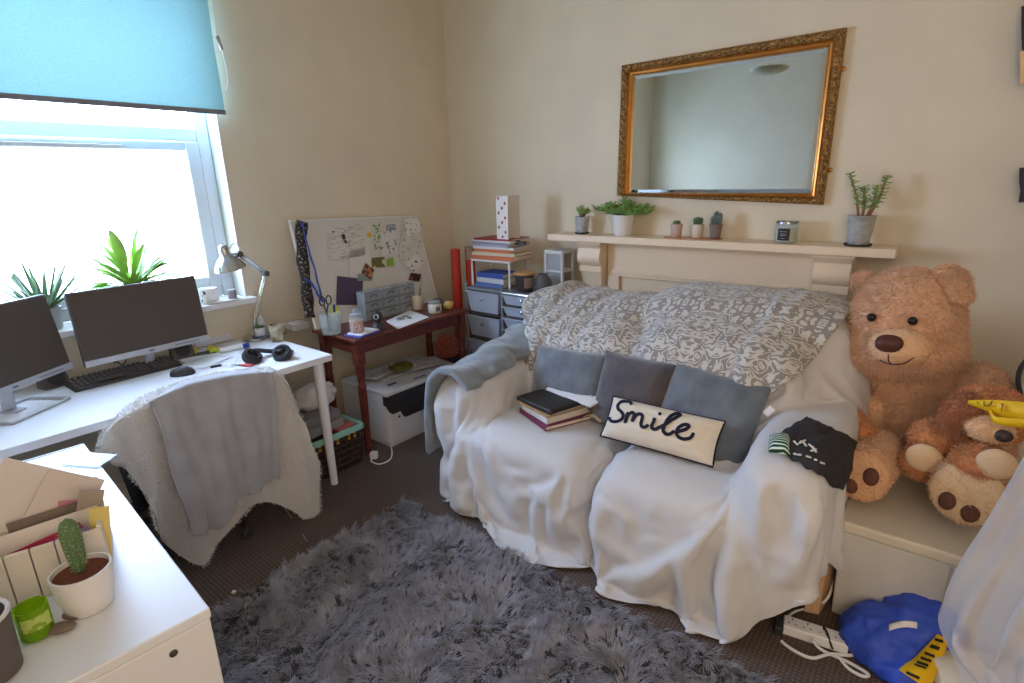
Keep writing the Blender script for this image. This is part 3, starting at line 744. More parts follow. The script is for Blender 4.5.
YEL = mat('yellow_plastic', (214, 186, 40), .45); LIME = mat('lime_plastic', (190, 214, 40), .4); RED = mat('red_plastic', (186, 40, 38), .45); BLUE = mat('blue_plastic', (40, 70, 170), .4)
g_ = thing('multi_tool', 'yellow and black little hand tool lying on the desk', 'tool', at_z(212, 353, DZ), None, -.3)
g = G(); g.tube([(0, -.09, .008), (.0, .02, .008)], [.008, .009], 10); g.build('grip', BLK, g_, local=True)
g = G(); g.tube([(0.012, -.01, .018), (.006, .07, .012)], [.011, .008], 10); g.build('lime_body', LIME, g_, local=True)
g = G(); g.tube([(-.03, -.09, .012), (-.012, -.07, .035), (.0, -.075, .012)], .006, 8); g.tube([(0, -.02, .02), (-.02, .0, .036), (-.01, .03, .016)], .007, 8); g.build('yellow_clip', YEL, g_, local=True)
t = thing('glue_tube', 'white glue tube with a blue cap lying at the back of the desk', 'tube', at_z(236, 350, DZ), None, -.12)
g = G(); g.tube([(0, -.085, .014), (0, -.08, .014), (0, .035, .014)], [.004, .014, .015], 14); g.build('tube_body', PAPER, t, local=True)
g = G(); g.tube([(0, .035, .014), (0, .07, .014)], .013, 14); g.build('cap', BLUE, t, local=True)
t = thing('small_pliers', 'small red handled pliers lying on the desk', 'pliers', at_z(240, 366, DZ), None, .5)
for s in (-1, 1):
    g = G(); g.tube([(.0, 0, .007), (.03, s*.008, .007), (.07, s*.007, .006)], [.004, .006, .004], 8); g.build('handle', RED, t, local=True)
g = G(); g.tube([(0, 0, .007), (-.02, .003, .007), (-.05, 0, .006)], [.007, .006, .002], 8); g.build('jaws', SIL, t, local=True)
p = at_z(216, 367, DZ); g = G(); g.box(p+np.array([0, 0, .005]), (.016, .05, .009), rotz(-.15)); lay('memory_stick', 'small black memory stick on the white desk', 'memory stick', g, BLK, bevel=.002)
g = G()
g.tube(spline([at_z(216, 366, DZ+.003), at_z(224, 362, DZ+.003), at_z(232, 367, DZ+.003), at_z(237, 359, DZ+.003)], 20), .0022, 6); lay('white_cable', 'thin white cable curled by the memory stick', 'cable', g, PAPER)
g = G()
for q in ((118, 362, 125, 352), (130, 368, 125, 360)):
    pass
us = thing('usb_cable', 'short black usb leads hanging below the wide monitor', 'cable', at_z(122, 366, DZ))
a = at_x(127, 357, .17); b = at_z(122, 366, DZ+.004)
g = G(); g.tube(spline([b, at_x(125, 362, .17), a], 10), .003, 6); g.tube(spline([b, at_x(119, 363, .17), at_x(116, 361, .175)], 10), .003, 6); g.build('lead', BLK, us)
g = G(); g.box(at_x(115.5, 361, .175), (.010, .022, .016)); g.build('plug', BLK, us, bevel=.002, smooth=0); g = G(); g.box(a, (.010, .026, .010)); g.build('plug', BLK, us, bevel=.002, smooth=0)

# ---- headphones
hp = thing('headphones', 'black folded headphones lying on the right of the desk', 'headphones', at_z(268, 359, DZ), None, -.05)
g = G(); P_ = [(.065*math.cos(a), .082*math.sin(a), .034+.014*math.sin(a*2)) for a in np.linspace(.3, PI+1.2, 26)]; g.tube(P_, [.019]*26, 10, .6); g.build('headband', BLK, hp, local=True)
for (x, y, tz) in ((.055, .06, .5), (-.02, -.085, -.4)):
    g = G(); R = rotx(tz)@roty(.5); g.lathe([(.012, 0), (.042, .004), (.050, .020), (.046, .036), (.020, .034)], (x, y, .008), 22, R); g.build('ear_cup', BLK, hp, local=True)
    g = G(); g.lathe([(.028, .034), (.046, .036), (.047, .046), (.034, .050), (.026, .044)], (x, y, .008), 22, R, cap=False); g.build('ear_pad', mk('pad_black', (34, 34, 40), .8), hp, local=True)
g = G(); g.tube(spline([(.03, .10, .02), (.01, .13, .012), (-.02, .14, .006), (-.03, .10, .006)], 14), .006, 8); g.build('cable_end', BLK, hp, local=True)

# ---- mug, soap pump, desk lamp, little pot
def hollow(g, prof_out, wall, c, n=32, base=.004):
    """a cup: outer profile up, inner profile back down"""
    inn = [(max(.001, r-wall), z) for r, z in prof_out[::-1]]; inn[-1] = (inn[-1][0], prof_out[0][1]+base)
    g.lathe([(.0005, prof_out[0][1])]+prof_out+inn+[(.0005, prof_out[0][1]+base)], c, n, cap=False); return g
MUGM = mat('mug_glaze', (216, 208, 186), .25, rgb2=(120, 98, 60), vscale=18)
p = at_z(279, 342, DZ); p = np.array([p[0]-.03, p[1]+.012, DZ]); mg = thing('mug', 'tall cream patterned mug on the back corner of the desk', 'mug', p)
hollow(G(), [(.034, 0), (.037, .003), (.038, .05), (.042, .098)], .003, p).build('mug_body', MUGM, mg, smooth=60)
g = G(); g.tube([p+np.array([-.01, .036, .075]), p+np.array([-.01, .06, .07]), p+np.array([-.01, .06, .035]), p+np.array([-.01, .036, .022])], .0055, 8); g.build('handle', MUGM, mg)
p = np.array([.075, -1.755, DZ]); sp_ = thing('soap_bottle', 'clear pump soap bottle between the lamp and the mug', 'soap bottle', p)
g = G(); g.lathe([(.002, 0), (.030, 0), (.033, .01), (.033, .09), (.026, .12), (.012, .13), (.012, .138)], p, 26); g.build('bottle', glass('milky_plastic', (226, 234, 240), .85, .15), sp_, smooth=50)
g = G(); g.lathe([(.014, .138), (.014, .155), (.005, .157), (.005, .185), (.012, .186), (.012, .196)], p, 16); g.tube([p+np.array([0, 0, .191]), p+np.array([.02, .03, .191])], .005, 8); g.build('pump', PAPER, sp_)
CHROME = mat('brushed_chrome', (178, 178, 176), .2, .95); 
la = thing('desk_lamp', 'chrome jointed desk lamp with a bell shade by the window corner', 'lamp', (.085, -1.80, DZ))
B0 = np.array([.10, -1.80, DZ])
g = G(); g.lathe([(.001, 0), (.072, 0), (.075, .006), (.070, .016), (.02, .020), (.012, .03)], B0, 32); g.build('lamp_base', CHROME, la)
X0 = .10; j0 = at_x(255, 318, X0); j1 = at_x(265.5, 273.5, X0); j2 = at_x(239, 254, X0)
B0b = B0+np.array([0, 0, .02])
g = G(); g.tube([B0b, j0], .011, 10)
for s in (-.012, .012): g.tube([j0+np.array([s, 0, 0]), j1+np.array([s, 0, 0])], .0060, 8)
g.build('lower_arm', CHROME, la)
g = G()
for s in (-.012, .012): g.tube([j1+np.array([s, 0, .008]), j2+np.array([s, 0, .008])], .0060, 8)
g.tube([j1+np.array([0, -.01, .0]), j2+np.array([0, -.01, -.006])], .004, 8); g.build('upper_arm', CHROME, la)
for q, nm in ((j1, 'elbow_joint'), (j2, 'wrist_joint')):
    g = G(); g.lathe([(.016, -.02), (.018, -.016), (.018, .016), (.016, .02)], q, 18, roty(PI/2)); g.build(nm, DARKP, la)
g = G(); sp = []
for k in range(60): t = k/59; sp.append(j0+(j1-j0)*(.05+.35*t)+np.array([.02+.005*math.cos(k*1.9), .005*math.sin(k*1.9), 0]))
g.tube(sp, .0012, 5); g.build('spring', CHROME, la)
hc = at_x(227.5, 260, X0)
g = G(); RR = rotx(.18); prof = [(.082, -.050), (.078, -.038), (.068, -.016), (.050, .008), (.032, .026), (.026, .036), (.026, .066), (.021, .082), (.007, .088)]
inn = [(r-.003, z-.003) for r, z in prof[::-1]][1:]; g.lathe(prof+inn, hc, 36, RR, cap=False); g.build('lamp_shade', CHROME, la, smooth=60)
g = G(); g.lathe([(.004, .078), (.005, .09), (.002, .094)], hc, 10, RR); g.build('switch', BLK, la)
g = G(); g.ball(hc+RR@np.array([0, 0, -.02]), (.024, .024, .03)); g.build('bulb', PAPER, la)
g = G(); P_ = spline([hc+np.array([0, .02, .06]), hc+np.array([0, .05, .088]), hc+np.array([0, .075, .07]), j2+np.array([0, .0, .01])], 16); g.tube(P_, .003, 6); g.tube([hc+RR@np.array([0, .018, .03]), j2], .005, 8); g.build('shade_bracket', CHROME, la)
SOIL = mat('potting_soil', (58, 42, 32), .95, bump=1, bscale=90); TERW = mat('white_ceramic', (234, 230, 224), .3)
def leafblade(g, base, d, up, L, w, fold=.25, n=7, droop=.3, shape='lance', th=.0012):
    """a leaf: base point, direction, droop; a real folded blade"""
    d = np.array(d, float); d /= np.linalg.norm(d); s = np.cross(d, [0, 0, 1.0]); 
    if np.linalg.norm(s) < .05: s = np.array([1.0, 0, 0])
    s /= np.linalg.norm(s); pts = []; p = np.array(base, float); dd = d.copy()
    P_ = np.zeros((n, 3, 3))
    for i in range(n):
        t = i/(n-1)
        k = math.sin(PI*min(1, t*.92+.08))**.7 if shape == 'lance' else (math.sin(PI*(t*.9+.1))**.5 if shape == 'round' else (1-t)**.8)
        nn = np.cross(s, dd); nn /= np.linalg.norm(nn)
        P_[i, 0] = p-s*w*k/2+nn*fold*w*k*.5; P_[i, 1] = p; P_[i, 2] = p+s*w*k/2+nn*fold*w*k*.5
        dd = dd+np.array([0, 0, -droop/n]); dd /= np.linalg.norm(dd); p = p+dd*L/(n-1)
    g.grid(P_)
p = np.array([.135, -1.79, DZ+.0165]); 
pc = thing('small_dish', 'small blue and white dish under the little potted succulent', 'dish', p); hollow(G(), [(.03, 0), (.045, .010), (.052, .016)], .003, p).build('dish_body', mat('blue_white_glaze', (222, 226, 236), .25, rgb2=(96, 112, 176), vscale=22), pc, smooth=60)
p = p+np.array([0, 0, .006]); pl = thing('succulent_pot', 'tiny succulent in white pot at the foot of the chrome lamp', 'plant', p)
hollow(G(), [(.022, 0), (.025, .003), (.031, .05)], .003, p).build('pot', TERW, pl, smooth=60); g = G(); g.lathe([(.001, .042), (.0285, .042)], p, 20, cap=False); g.build('soil', SOIL, pl)
SUC = mat('succulent_green', (92, 122, 78), .5, vary=.25, vscale=30)
g = G(); rng = np.random.default_rng(5)
for k in range(22): a = rng.uniform(0, 2*PI); e = rng.uniform(.2, 1.2); leafblade(g, p+np.array([.012*math.cos(a), .012*math.sin(a), .042]), (math.cos(a)*math.cos(e), math.sin(a)*math.cos(e), math.sin(e)), 0, .026, .010, droop=.1)
g.build('leaves', SUC, pl, smooth=180, solid=.002)

# ---- on the window sill
def pot_plant(name, label, p, prof, potm, group=None):
    o = thing(name, label, 'plant', p, group); hollow(G(), prof, .004, p).build('pot', potm, o, smooth=60)
    zt = prof[-1][1]-.012; g = G(); g.lathe([(.001, zt), (prof[-1][0]-.005, zt)], p, 24, cap=False); g.build('soil', SOIL, o); return o, np.array(p)+np.array([0, 0, zt])
ALOE = mat('aloe_green', (112, 140, 104), .45, vary=.2, vscale=20); LEAF = mat('backlit_leaf_green', (160, 200, 92), .45, vary=.2, vscale=9)  # LEAF: daylight shining through the leaves is put into the colour
o, t = pot_plant('aloe_plant', 'spiky aloe in a pot on the sill behind the angled monitor', (-.02, -2.70, SILL), [(.045, 0), (.05, .004), (.062, .105)], mat('grey_pot', (168, 168, 166), .5))
g = G()
for k in range(26):
    a = k*2.4; e = .45+.85*(k/26); L = .19+.07*rng.random()
    leafblade(g, t+np.array([.018*math.cos(a), .018*math.sin(a), 0]), (math.cos(a)*math.cos(e), math.sin(a)*math.cos(e), math.sin(e)), 0, L, .030, fold=.7, n=8, droop=-.25+.1*rng.random(), shape='spike')
g.build('leaves', ALOE, o, smooth=180, solid=.004)
o, t = pot_plant('peace_lily', 'bushy green leafy plant in a white pot on the middle of the window sill', (-.03, -2.325, SILL), [(.055, 0), (.06, .004), (.075, .13)], TERW)
g = G(); st = G()
for k in range(84):
    a = k*2.39996+.2; e = .05+1.2*rng.random()**1.3; L = .11+.10*rng.random(); d = np.array([math.cos(a)*math.cos(e)*.35, (1 if k % 2 else -1)*(.25+.75*abs(math.sin(a)))*math.cos(e), math.sin(e)])
    b = t+np.array([0, 0, .02])+d*(.05+.11*rng.random()); st.tube([t, (t+b)/2+np.array([0, 0, .01]), b], .002, 5)
    leafblade(g, b, d, 0, L, .044+.026*rng.random(), fold=.22, n=8, droop=.6)
for k in range(60):
    a = k*2.39996; e = .1+1.2*rng.random(); d = np.array([.4*math.cos(a)*math.cos(e), math.sin(a)*math.cos(e), math.sin(e)]); leafblade(g, t+d*(.02+.07*rng.random()), d, 0, .05+.04*rng.random(), .026, fold=.25, n=6, droop=.8)
g.build('leaves', LEAF, o, smooth=180); st.build('stems', LEAF, o)
p = np.array([.0, -1.93, SILL]); tr = thing('sill_tray', 'round white tray at the right end of the window sill', 'tray', p); g = G(); hollow(g, [(.095, 0), (.10, .004), (.105, .010)], .003, p).build('tray_body', mat('tray_cream', (222, 216, 206), .4), tr, smooth=60)
pp = at_x(211, 292, .0); pp = np.array([-.01, pp[1]-.01, SILL+.004]); 
def beemat():
    m = mat('bee_print_ceramic', (240, 236, 230), .3); nt = m.node_tree; b = nt.nodes['Principled BSDF']; tc = nt.nodes.new('ShaderNodeTexCoord'); v = nt.nodes.new('ShaderNodeTexVoronoi'); v.inputs['Scale'].default_value = 34
    r = nt.nodes.new('ShaderNodeValToRGB'); r.color_ramp.interpolation = 'CONSTANT'; r.color_ramp.elements[0].color = (*lin((96, 74, 40)), 1); r.color_ramp.elements[1].color = (*lin((240, 236, 230)), 1); r.color_ramp.elements[1].position = .24
    nt.links.new(tc.outputs['Object'], v.inputs['Vector']); nt.links.new(v.outputs['Distance'], r.inputs[0]); nt.links.new(r.outputs[0], b.inputs['Base Color']); return m
o = thing('planter_cup', 'white cup printed with small brown motifs on the sill tray', 'cup', pp); hollow(G(), [(.040, 0), (.046, .004), (.047, .075)], .004, pp).build('cup_body', beemat(), o, smooth=60)
pp = np.array([.03, -1.865, SILL+.004]); o = thing('small_candle_jar', 'small lilac grey jar beside the printed cup on the sill', 'jar', pp); g = G(); g.lathe([(.002, 0), (.022, 0), (.022, .044), (.002, .044)], pp, 20); g.build('jar_body', mat('lilac_grey', (150, 142, 152), .4), o, smooth=40); g = G(); g.lathe([(.0235, .044), (.0235, .054), (.002, .055)], pp, 20); g.build('lid', SIL, o)

# ---- office chair under the desk edge, two throws over its back
ch = thing('office_chair', 'black office chair pushed in at the desk under two throws', 'chair', (.62, -2.42, 0))
CHB = mat('chair_black', (30, 28, 30), .7)
def rbox(g, c, d, R=None, sq=.35): return g.ball(c, (d[0]/2, d[1]/2, d[2]/2), R, 24, 14, sq)
g = G(); rbox(g, (.56, -2.42, .46), (.48, .50, .09)); g.build('seat', CHB, ch, smooth=180)
g = G(); rbox(g, (.815, -2.42, .60), (.055, .50, .40), roty(.06)); g.build('backrest', CHB, ch, smooth=180)
g = G(); g.tube([(.56, -2.42, .42), (.56, -2.42, .10)], .028, 16); g.tube([(.56, -2.42, .41), (.84, -2.42, .42), (.855, -2.42, .60)], .02, 8); g.build('column', CHB, ch)
for s in (-1, 1):
    g = G(); y = -2.42+s*.27; g.tube(spline([(.72, y, .30), (.74, y+s*.02, .46), (.66, y+s*.02, .62)], 12), .026, 8, .6); rbox(g, (.60, y+s*.02, .645), (.24, .055, .03)); g.build('arm', CHB, ch, smooth=60)
for k in range(5):
    a = 2*PI*k/5+.3; c_, s_2 = math.cos(a), math.sin(a); g = G(); g.tube([(.56, -2.42, .11), (.56+.27*c_, -2.42+.27*s_2, .075)], [.026, .015], 8); l_ = g.build('leg', CHB, ch)
    g = G(); q = np.array([.56+.275*c_, -2.42+.275*s_2, .028]); g.lathe([(.02, -.02), (.028, -.014), (.028, .014), (.02, .02)], q, 16, rotz(a)@roty(PI/2)); g.tube([q, q+np.array([0, 0, .04])], .008, 8); g.build('caster', BLK, l_)
def hang(top, bot, x, over, amp, seed, n=90, m=60, bulge=.02, hem=0.0):
    """a cloth hanging from a line at the chair's back: top and bottom outline given in the plane just in front of it"""
    T = spline([at_x(*q, x) for q in top], n); B = spline([at_x(*q, x) for q in bot], n); P_ = np.zeros((m, n, 3)); k0 = int(m*.22)
    for j in range(n):
        u = j/(n-1)
        for i in range(m):
            if i < k0:
                t = i/k0; a = PI*.95*(1-t); ek = min(1, u/.30, (1-u)/.12)**1.0; p = T[j]+ek*np.array([-.045+.045*math.cos(a), 0, .045*math.sin(a)*.15])+(1-ek)*np.array([-.03*(1-t), 0, 0]); p[2] -= (max(0, .35-t)/.35)*.16*ek+(1-ek)*.03*(1-t)
            else:
                t = (i-k0)/(m-1-k0); p = T[j]*(1-t)+B[j]*t
                f = .5*math.sin(u*19+seed+1.5*t)+.35*math.sin(u*41+seed*2-t)+.3*nz((u*8, t*2.5, seed))
                p = p+np.array([amp*f*(.25+.75*t)+bulge*math.sin(PI*t)+over*t, .006*math.sin(t*9+u*12), 0])
            P_[i, j] = p
    return P_
SHER = mat('sherpa_white', (226, 222, 216), .95, bump=1.0, bscale=130, sheen=.3)
GBL = mat('grey_fleece', (172, 171, 174), .95, bump=.5, bscale=220, sheen=.5, vary=.08, vscale=12)
P_ = hang([(99, 452), (107, 432), (125, 417), (147, 404), (172, 393), (205, 382), (240, 376), (264, 373), (277, 374), (287, 387), (297, 411)],
          [(122, 466), (137, 482), (152, 508), (161, 539), (196, 564), (215, 540), (238, 512), (266, 500), (290, 509), (312, 522), (317, 466)], .875, .03, .030, 2.0)
g = G(); g.grid(P_); V_ = np.concatenate(g.v); F_ = list(g.f); gg = G(); gg.grid(P_, flip=False)
Nn = normals(V_, F_)
if Nn[:, 0].mean() < 0: Nn = -Nn; F_ = [q[::-1] for q in F_]
strands(gg, V_+Nn*.008, F_, 26000, .014, .0030, (0, 0, -.25), .9, 4)
# the sheet itself gets thickness by a back layer
gb = G(); gb.add(V_-Nn*.006, [q[::-1] for q in F_]); gg.v += gb.v; gg.f += [tuple(i+gg.n for i in q) for q in gb.f]; gg.n += gb.n
tag(gg.build('sherpa_throw', SHER, smooth=180), 'white sherpa throw hanging over the office chair under the grey blanket', 'throw')
P_ = hang([(150, 402), (170, 393), (191, 386), (212, 381), (232, 377.5), (254, 374.5), (273, 373)],
          [(188, 534), (205, 528), (222, 522), (234, 496), (248, 492), (262, 482), (275, 477)], .915, .035, .022, 5.0)
g = G(); g.grid(P_); tag(g.build('grey_blanket', GBL, smooth=180, solid=.012, sub=1), 'grey fleece blanket folded over the white throw on the office chair', 'blanket')
g = G(); g.tube(spline([at_x(283, 505, .86), at_x(293, 520, .86), at_z(307, 541, .004)], 12), .003, 6); lay('loose_cord', 'thin pale cord trailing from the throw to the carpet', 'cord', g, mat('cord_grey', (150, 146, 140), .7))
# ================================================================== WOODEN TABLE IN THE CORNER
MAHO = mat('mahogany', (112, 54, 40), .35, rgb2=(86, 38, 28), vscale=7, stretch=(1, 6, 6))
tb = thing('wooden_table', 'reddish brown wooden console table with turned legs against the left wall', 'table', (.46, -1.02, 0))
TZ = .745; TX0, TX1, TY0, TY1 = .20, .645, -1.50, -.545
G().bb(TX0, TX1, TY0, TY1, TZ-.022, TZ).build('table_top', MAHO, tb, smooth=0, bevel=.006, segs=3)
g = G(); g.bb(TX0+.04, TX1-.04, TY0+.04, TY0+.058, TZ-.10, TZ-.022); g.bb(TX0+.04, TX1-.04, TY1-.058, TY1-.04, TZ-.10, TZ-.022); g.bb(TX1-.058, TX1-.04, TY0+.058, TY1-.058, TZ-.10, TZ-.022); g.bb(TX0+.04, TX0+.058, TY0+.058, TY1-.058, TZ-.10, TZ-.022)
g.build('apron', MAHO, tb, smooth=0)
for x in (TX1-.045, TX0+.065):
    for y in (TY0+.045, TY1-.045):
        g = G(); g.box((x, y, TZ-.092), (.052, .052, .14)); g.lathe([(.026, .585), (.027, .57), (.023, .50), (.020, .455), (.026, .448), (.027, .438), (.024, .43), (.026, .40), (.021, .12), (.018, .03), (.018, 0)][::-1], (x, y, 0), 20); g.build('leg', MAHO, tb, smooth=50)

# ---- leaning notice board with cards
BT, BB = .030, .225                                            # distance from the wall at the top and at the foot
bl_, br_, tr_, tl_ = np.array([BB, -1.485, TZ+.001]), np.array([BB, -.44, TZ+.001]), np.array([BT, -.405, 1.362]), np.array([BT, -1.445, 1.398])
tr_[1] = at_x(416, 217, BT)[1]; tl_[1] = at_x(290, 222, BT)[1]; bl_[1] = at_x(317, 333, BB)[1]; br_[1] = at_x(438, 303, BB)[1]
nb_ = np.cross(tl_-bl_, br_-bl_); nb_ /= np.linalg.norm(nb_)
if nb_[0] < 0: nb_ = -nb_
nbd = thing('notice_board', 'big white notice board leaning on the wall at the back of the wooden table', 'notice board', (bl_+br_)/2)
BRD = mat('white_board', (214, 208, 198), .5, bump=.05)
def plate(cs, th, lift=0):
    cs = [np.array(c)+nb_*lift for c in cs]; g = G(); g.add([c for c in cs]+[c-nb_*th for c in cs], [(0, 1, 2, 3), (7, 6, 5, 4)]+[(i, 4+i, 4+(i+1) % 4, (i+1) % 4) for i in range(4)]); return g
plate([bl_, br_, tr_, tl_], .014).build('board', BRD, nbd, smooth=0)
def edge(a, b): return G().tube([a, b], .006, 6)
g = G(); 
for a, b in ((bl_, br_), (br_, tr_), (tr_, tl_), (tl_, bl_)): g.tube([a-nb_*.007, b-nb_*.007], .009, 6)
g.build('board_frame', mat('board_edge', (226, 224, 220), .4), nbd, smooth=60)
def bp(px, py, lift=.0015):
    """the point of the tilted board seen at a pixel"""
    d = ray(px, py); t = np.dot(bl_-CAM, nb_)/np.dot(d, nb_); return CAM+d*t+nb_*lift
def on_board(name, label, cat, quad, m, th=.0012, lift=.002, group=None):
    return tag(plate([bp(*q, lift) for q in quad][::-1] if 0 else [bp(*q, lift) for q in quad], th).build(name, m, smooth=0), label, cat, group)
PAPR = mat('note_paper', (222, 216, 208), .8)
def printed(name, base, ink, scale, thr, st=(1, 1, 1)):
    m = mat(name, base, .8); nt = m.node_tree; b = nt.nodes['Principled BSDF']; tc = nt.nodes.new('ShaderNodeTexCoord'); mp = nt.nodes.new('ShaderNodeMapping'); mp.inputs['Scale'].default_value = st
    n = nt.nodes.new('ShaderNodeTexNoise'); n.inputs['Scale'].default_value = scale; n.inputs['Detail'].default_value = 1.5; r = nt.nodes.new('ShaderNodeValToRGB'); r.color_ramp.interpolation = 'CONSTANT'
    r.color_ramp.elements[0].color = (*lin(base), 1); r.color_ramp.elements[1].color = (*lin(ink), 1); r.color_ramp.elements[1].position = thr
    nt.links.new(tc.outputs['Object'], mp.inputs[0]); nt.links.new(mp.outputs[0], n.inputs['Vector']); nt.links.new(n.outputs['Fac'], r.inputs[0]); nt.links.new(r.outputs[0], b.inputs['Base Color']); return m
on_board('note_sheet', 'large faintly lined sheet pinned to the upper left of the notice board', 'note', [(328, 262), (366, 255), (362, 224), (326, 228)], printed('lined_note', (218, 210, 202), (176, 164, 158), 60, .58, (1, .3, 3)), group=None)
on_board('note_sheet', 'plain sheet tucked low in the centre of the notice board', 'note', [(350, 276), (372, 270), (368, 246), (348, 252)], PAPR)
on_board('card', 'dark purple square card pinned low on the notice board above the scissors', 'card', [(336, 305), (362, 305), (363, 279), (337, 276)], mat('purple_card', (78, 68, 92), .7))
on_board('photo_card', 'tilted photo card with a warm toned picture left of centre on the board', 'photo', [(361, 273), (370, 280), (374, 270), (365, 263)], printed('photo_warm', (92, 76, 66), (196, 120, 76), 26, .55), lift=.006)
on_board('photo_card', 'olive green landscape photo card in the middle of the notice board', 'photo', [(372, 268), (385, 267), (384, 257), (371, 258)], printed('photo_olive', (112, 104, 56), (214, 204, 150), 22, .6), lift=.004)
on_board('sticker', 'bright green leaf sticker beside the olive photo card', 'sticker', [(387, 266), (394, 266), (393, 257), (387, 259)], mat('leaf_sticker', (132, 172, 66), .7), lift=.003)
on_board('card', 'pale blue green card under the tilted warm photo card', 'card', [(357, 281), (372, 281), (373, 275), (358, 274)], mat('sea_green_card', (134, 150, 142), .7), lift=.003)
on_board('leaflet', 'tall white leaflet with grey blocks on the right of the notice board', 'leaflet', [(381, 256), (397, 252), (395, 229), (380, 233)], printed('grey_block_leaflet', (220, 216, 210), (136, 142, 150), 36, .6), lift=.003)
on_board('leaflet', 'narrow green striped strip of paper beside the yellow badge', 'leaflet', [(375, 250), (381, 249), (380, 223), (373, 224)], printed('green_strip', (210, 212, 196), (128, 148, 104), 70, .52), lift=.0025)
on_board('leaflet', 'small blue grey printed slip at the top of the board', 'leaflet', [(386, 231), (396, 230), (395, 224), (386, 225)], printed('blue_slip', (160, 170, 178), (120, 134, 148), 60, .5), lift=.004)
on_board('note_sheet', 'spotted white sheet over the top right corner of the notice board', 'note', [(406, 238), (423, 230), (417, 217), (403, 220)], printed('spotted_sheet', (228, 224, 218), (44, 44, 52), 62, .63), lift=.008)
on_board('note_sheet', 'large pale printed sheet hanging on the right of the notice board', 'note', [(398, 258), (414, 271), (422, 240), (402, 230)], printed('pale_print', (216, 208, 200), (180, 172, 166), 40, .6), lift=.002)
on_board('card', 'white square card with dark mark on the right of the board', 'card', [(404, 266), (415, 273), (424, 262), (415, 254)], printed('mark_card', (228, 224, 218), (40, 40, 44), 44, .66), lift=.009)
on_board('photo_card', 'small dark reddish photo low on the right of the board', 'photo', [(408, 280), (419, 282), (421, 274), (410, 273)], printed('photo_dark', (60, 40, 36), (140, 80, 60), 40, .6), lift=.006)
p = bp(369, 235, .004); o = thing('smiley_badge', 'round yellow smiley badge at the top of the notice board', 'badge', p)
Rb = np.stack([(br_-bl_)/np.linalg.norm(br_-bl_), np.cross(nb_, (br_-bl_)/np.linalg.norm(br_-bl_)), nb_], 1)
g = G(); g.lathe([(.017, -.002), (.018, 0), (.015, .003), (.001, .004)], p, 24, Rb); g.build('badge_disc', mat('badge_yellow', (232, 184, 30), .5), o)
g = G()
for s in (-1, 1): g.ball(p+Rb@np.array([s*.006, .004, .004]), (.002, .003, .0012), Rb, 8, 6)
g.tube([p+Rb@np.array([.009*math.cos(a), .001+.009*math.sin(a), .0045]) for a in np.linspace(PI*1.15, PI*1.85, 9)], .0011, 5); g.build('face_marks', BLK, o)
kf = thing('key_fob', 'black key fob with a ring hanging on the notice board', 'key fob', bp(344, 237))
g = G(); g.box(bp(343, 237, .008), (.020, .034, .012), Rb); g.box(bp(345, 242, .008), (.016, .02, .01), Rb@rotz(.5)); g.build('fob', BLK, kf, bevel=.003, smooth=0)
g = G(); c0 = bp(348.5, 243, .006); g.tube([c0+Rb@np.array([.009*math.cos(a), .009*math.sin(a), 0]) for a in np.linspace(0, 2*PI, 18)], .0014, 5); c0 = bp(345, 231, .005); g.tube([c0+Rb@np.array([.007*math.cos(a), .007*math.sin(a), 0]) for a in np.linspace(0, 2*PI, 18)], .0012, 5); g.build('key_ring', CHROME, kf)
p = bp(333, 232, .004); g = G(); g.lathe([(.006, 0), (.006, .004), (.003, .008)], p, 12, Rb); lay('push_pin', 'small dark red push pin near the key fob', 'pin', g, mat('pin_red', (120, 60, 60), .5))
# lanyards over the left edge
def strap(pts, w, lift=.01, m=8, th=.003):
    P0 = spline([bp(*q, lift) for q in pts], 40); g = G(); V_ = []
    for i, p in enumerate(P0):
        d = P0[min(i+1, 39)]-P0[max(i-1, 0)]; d /= np.linalg.norm(d); s = np.cross(nb_, d); s /= np.linalg.norm(s); ww = w*(1+.15*math.sin(i*.5)); V_.append([p-s*ww/2+nb_*.003*math.sin(i*.7), p+nb_*.006, p+s*ww/2+nb_*.003*math.cos(i*.6)])
    g.grid(np.array(V_)); return g
on = strap([(301, 222), (300, 240), (302, 262), (305, 285), (307, 305), (309, 318)], .072, .012); tag(on.build('patterned_scarf', printed('dark_scarf', (50, 44, 44), (150, 140, 132), 70, .6), smooth=180, solid=.003), 'dark patterned scarf hanging down the left edge of the notice board', 'scarf')
on = strap([(300, 223), (305, 245), (312, 268), (317, 288), (321, 302)], .012, .024); tag(on.build('blue_lanyard', mat('lanyard_blue', (52, 84, 170), .6), smooth=180, solid=.002), 'blue lanyard hanging beside the dark scarf on the board', 'lanyard')
on = strap([(303, 280), (309, 284), (316, 296), (321, 303)], .016, .028); tag(on.build('blue_ribbon', MATS['lanyard_blue'], smooth=180, solid=.002), 'short blue ribbon across the scarf at the edge of the board', 'ribbon')
p = at_x(310, 325, .12); g = G(); g.box((p[0]-.06, p[1]-.05, p[2]), (.10, .11, .05)); o = tag(g.build('small_box', mat('pale_box', (206, 202, 198), .6), smooth=0, bevel=.004), 'small pale box on the low ledge below the scarf', 'box')
o.location = (0, 0, 0)

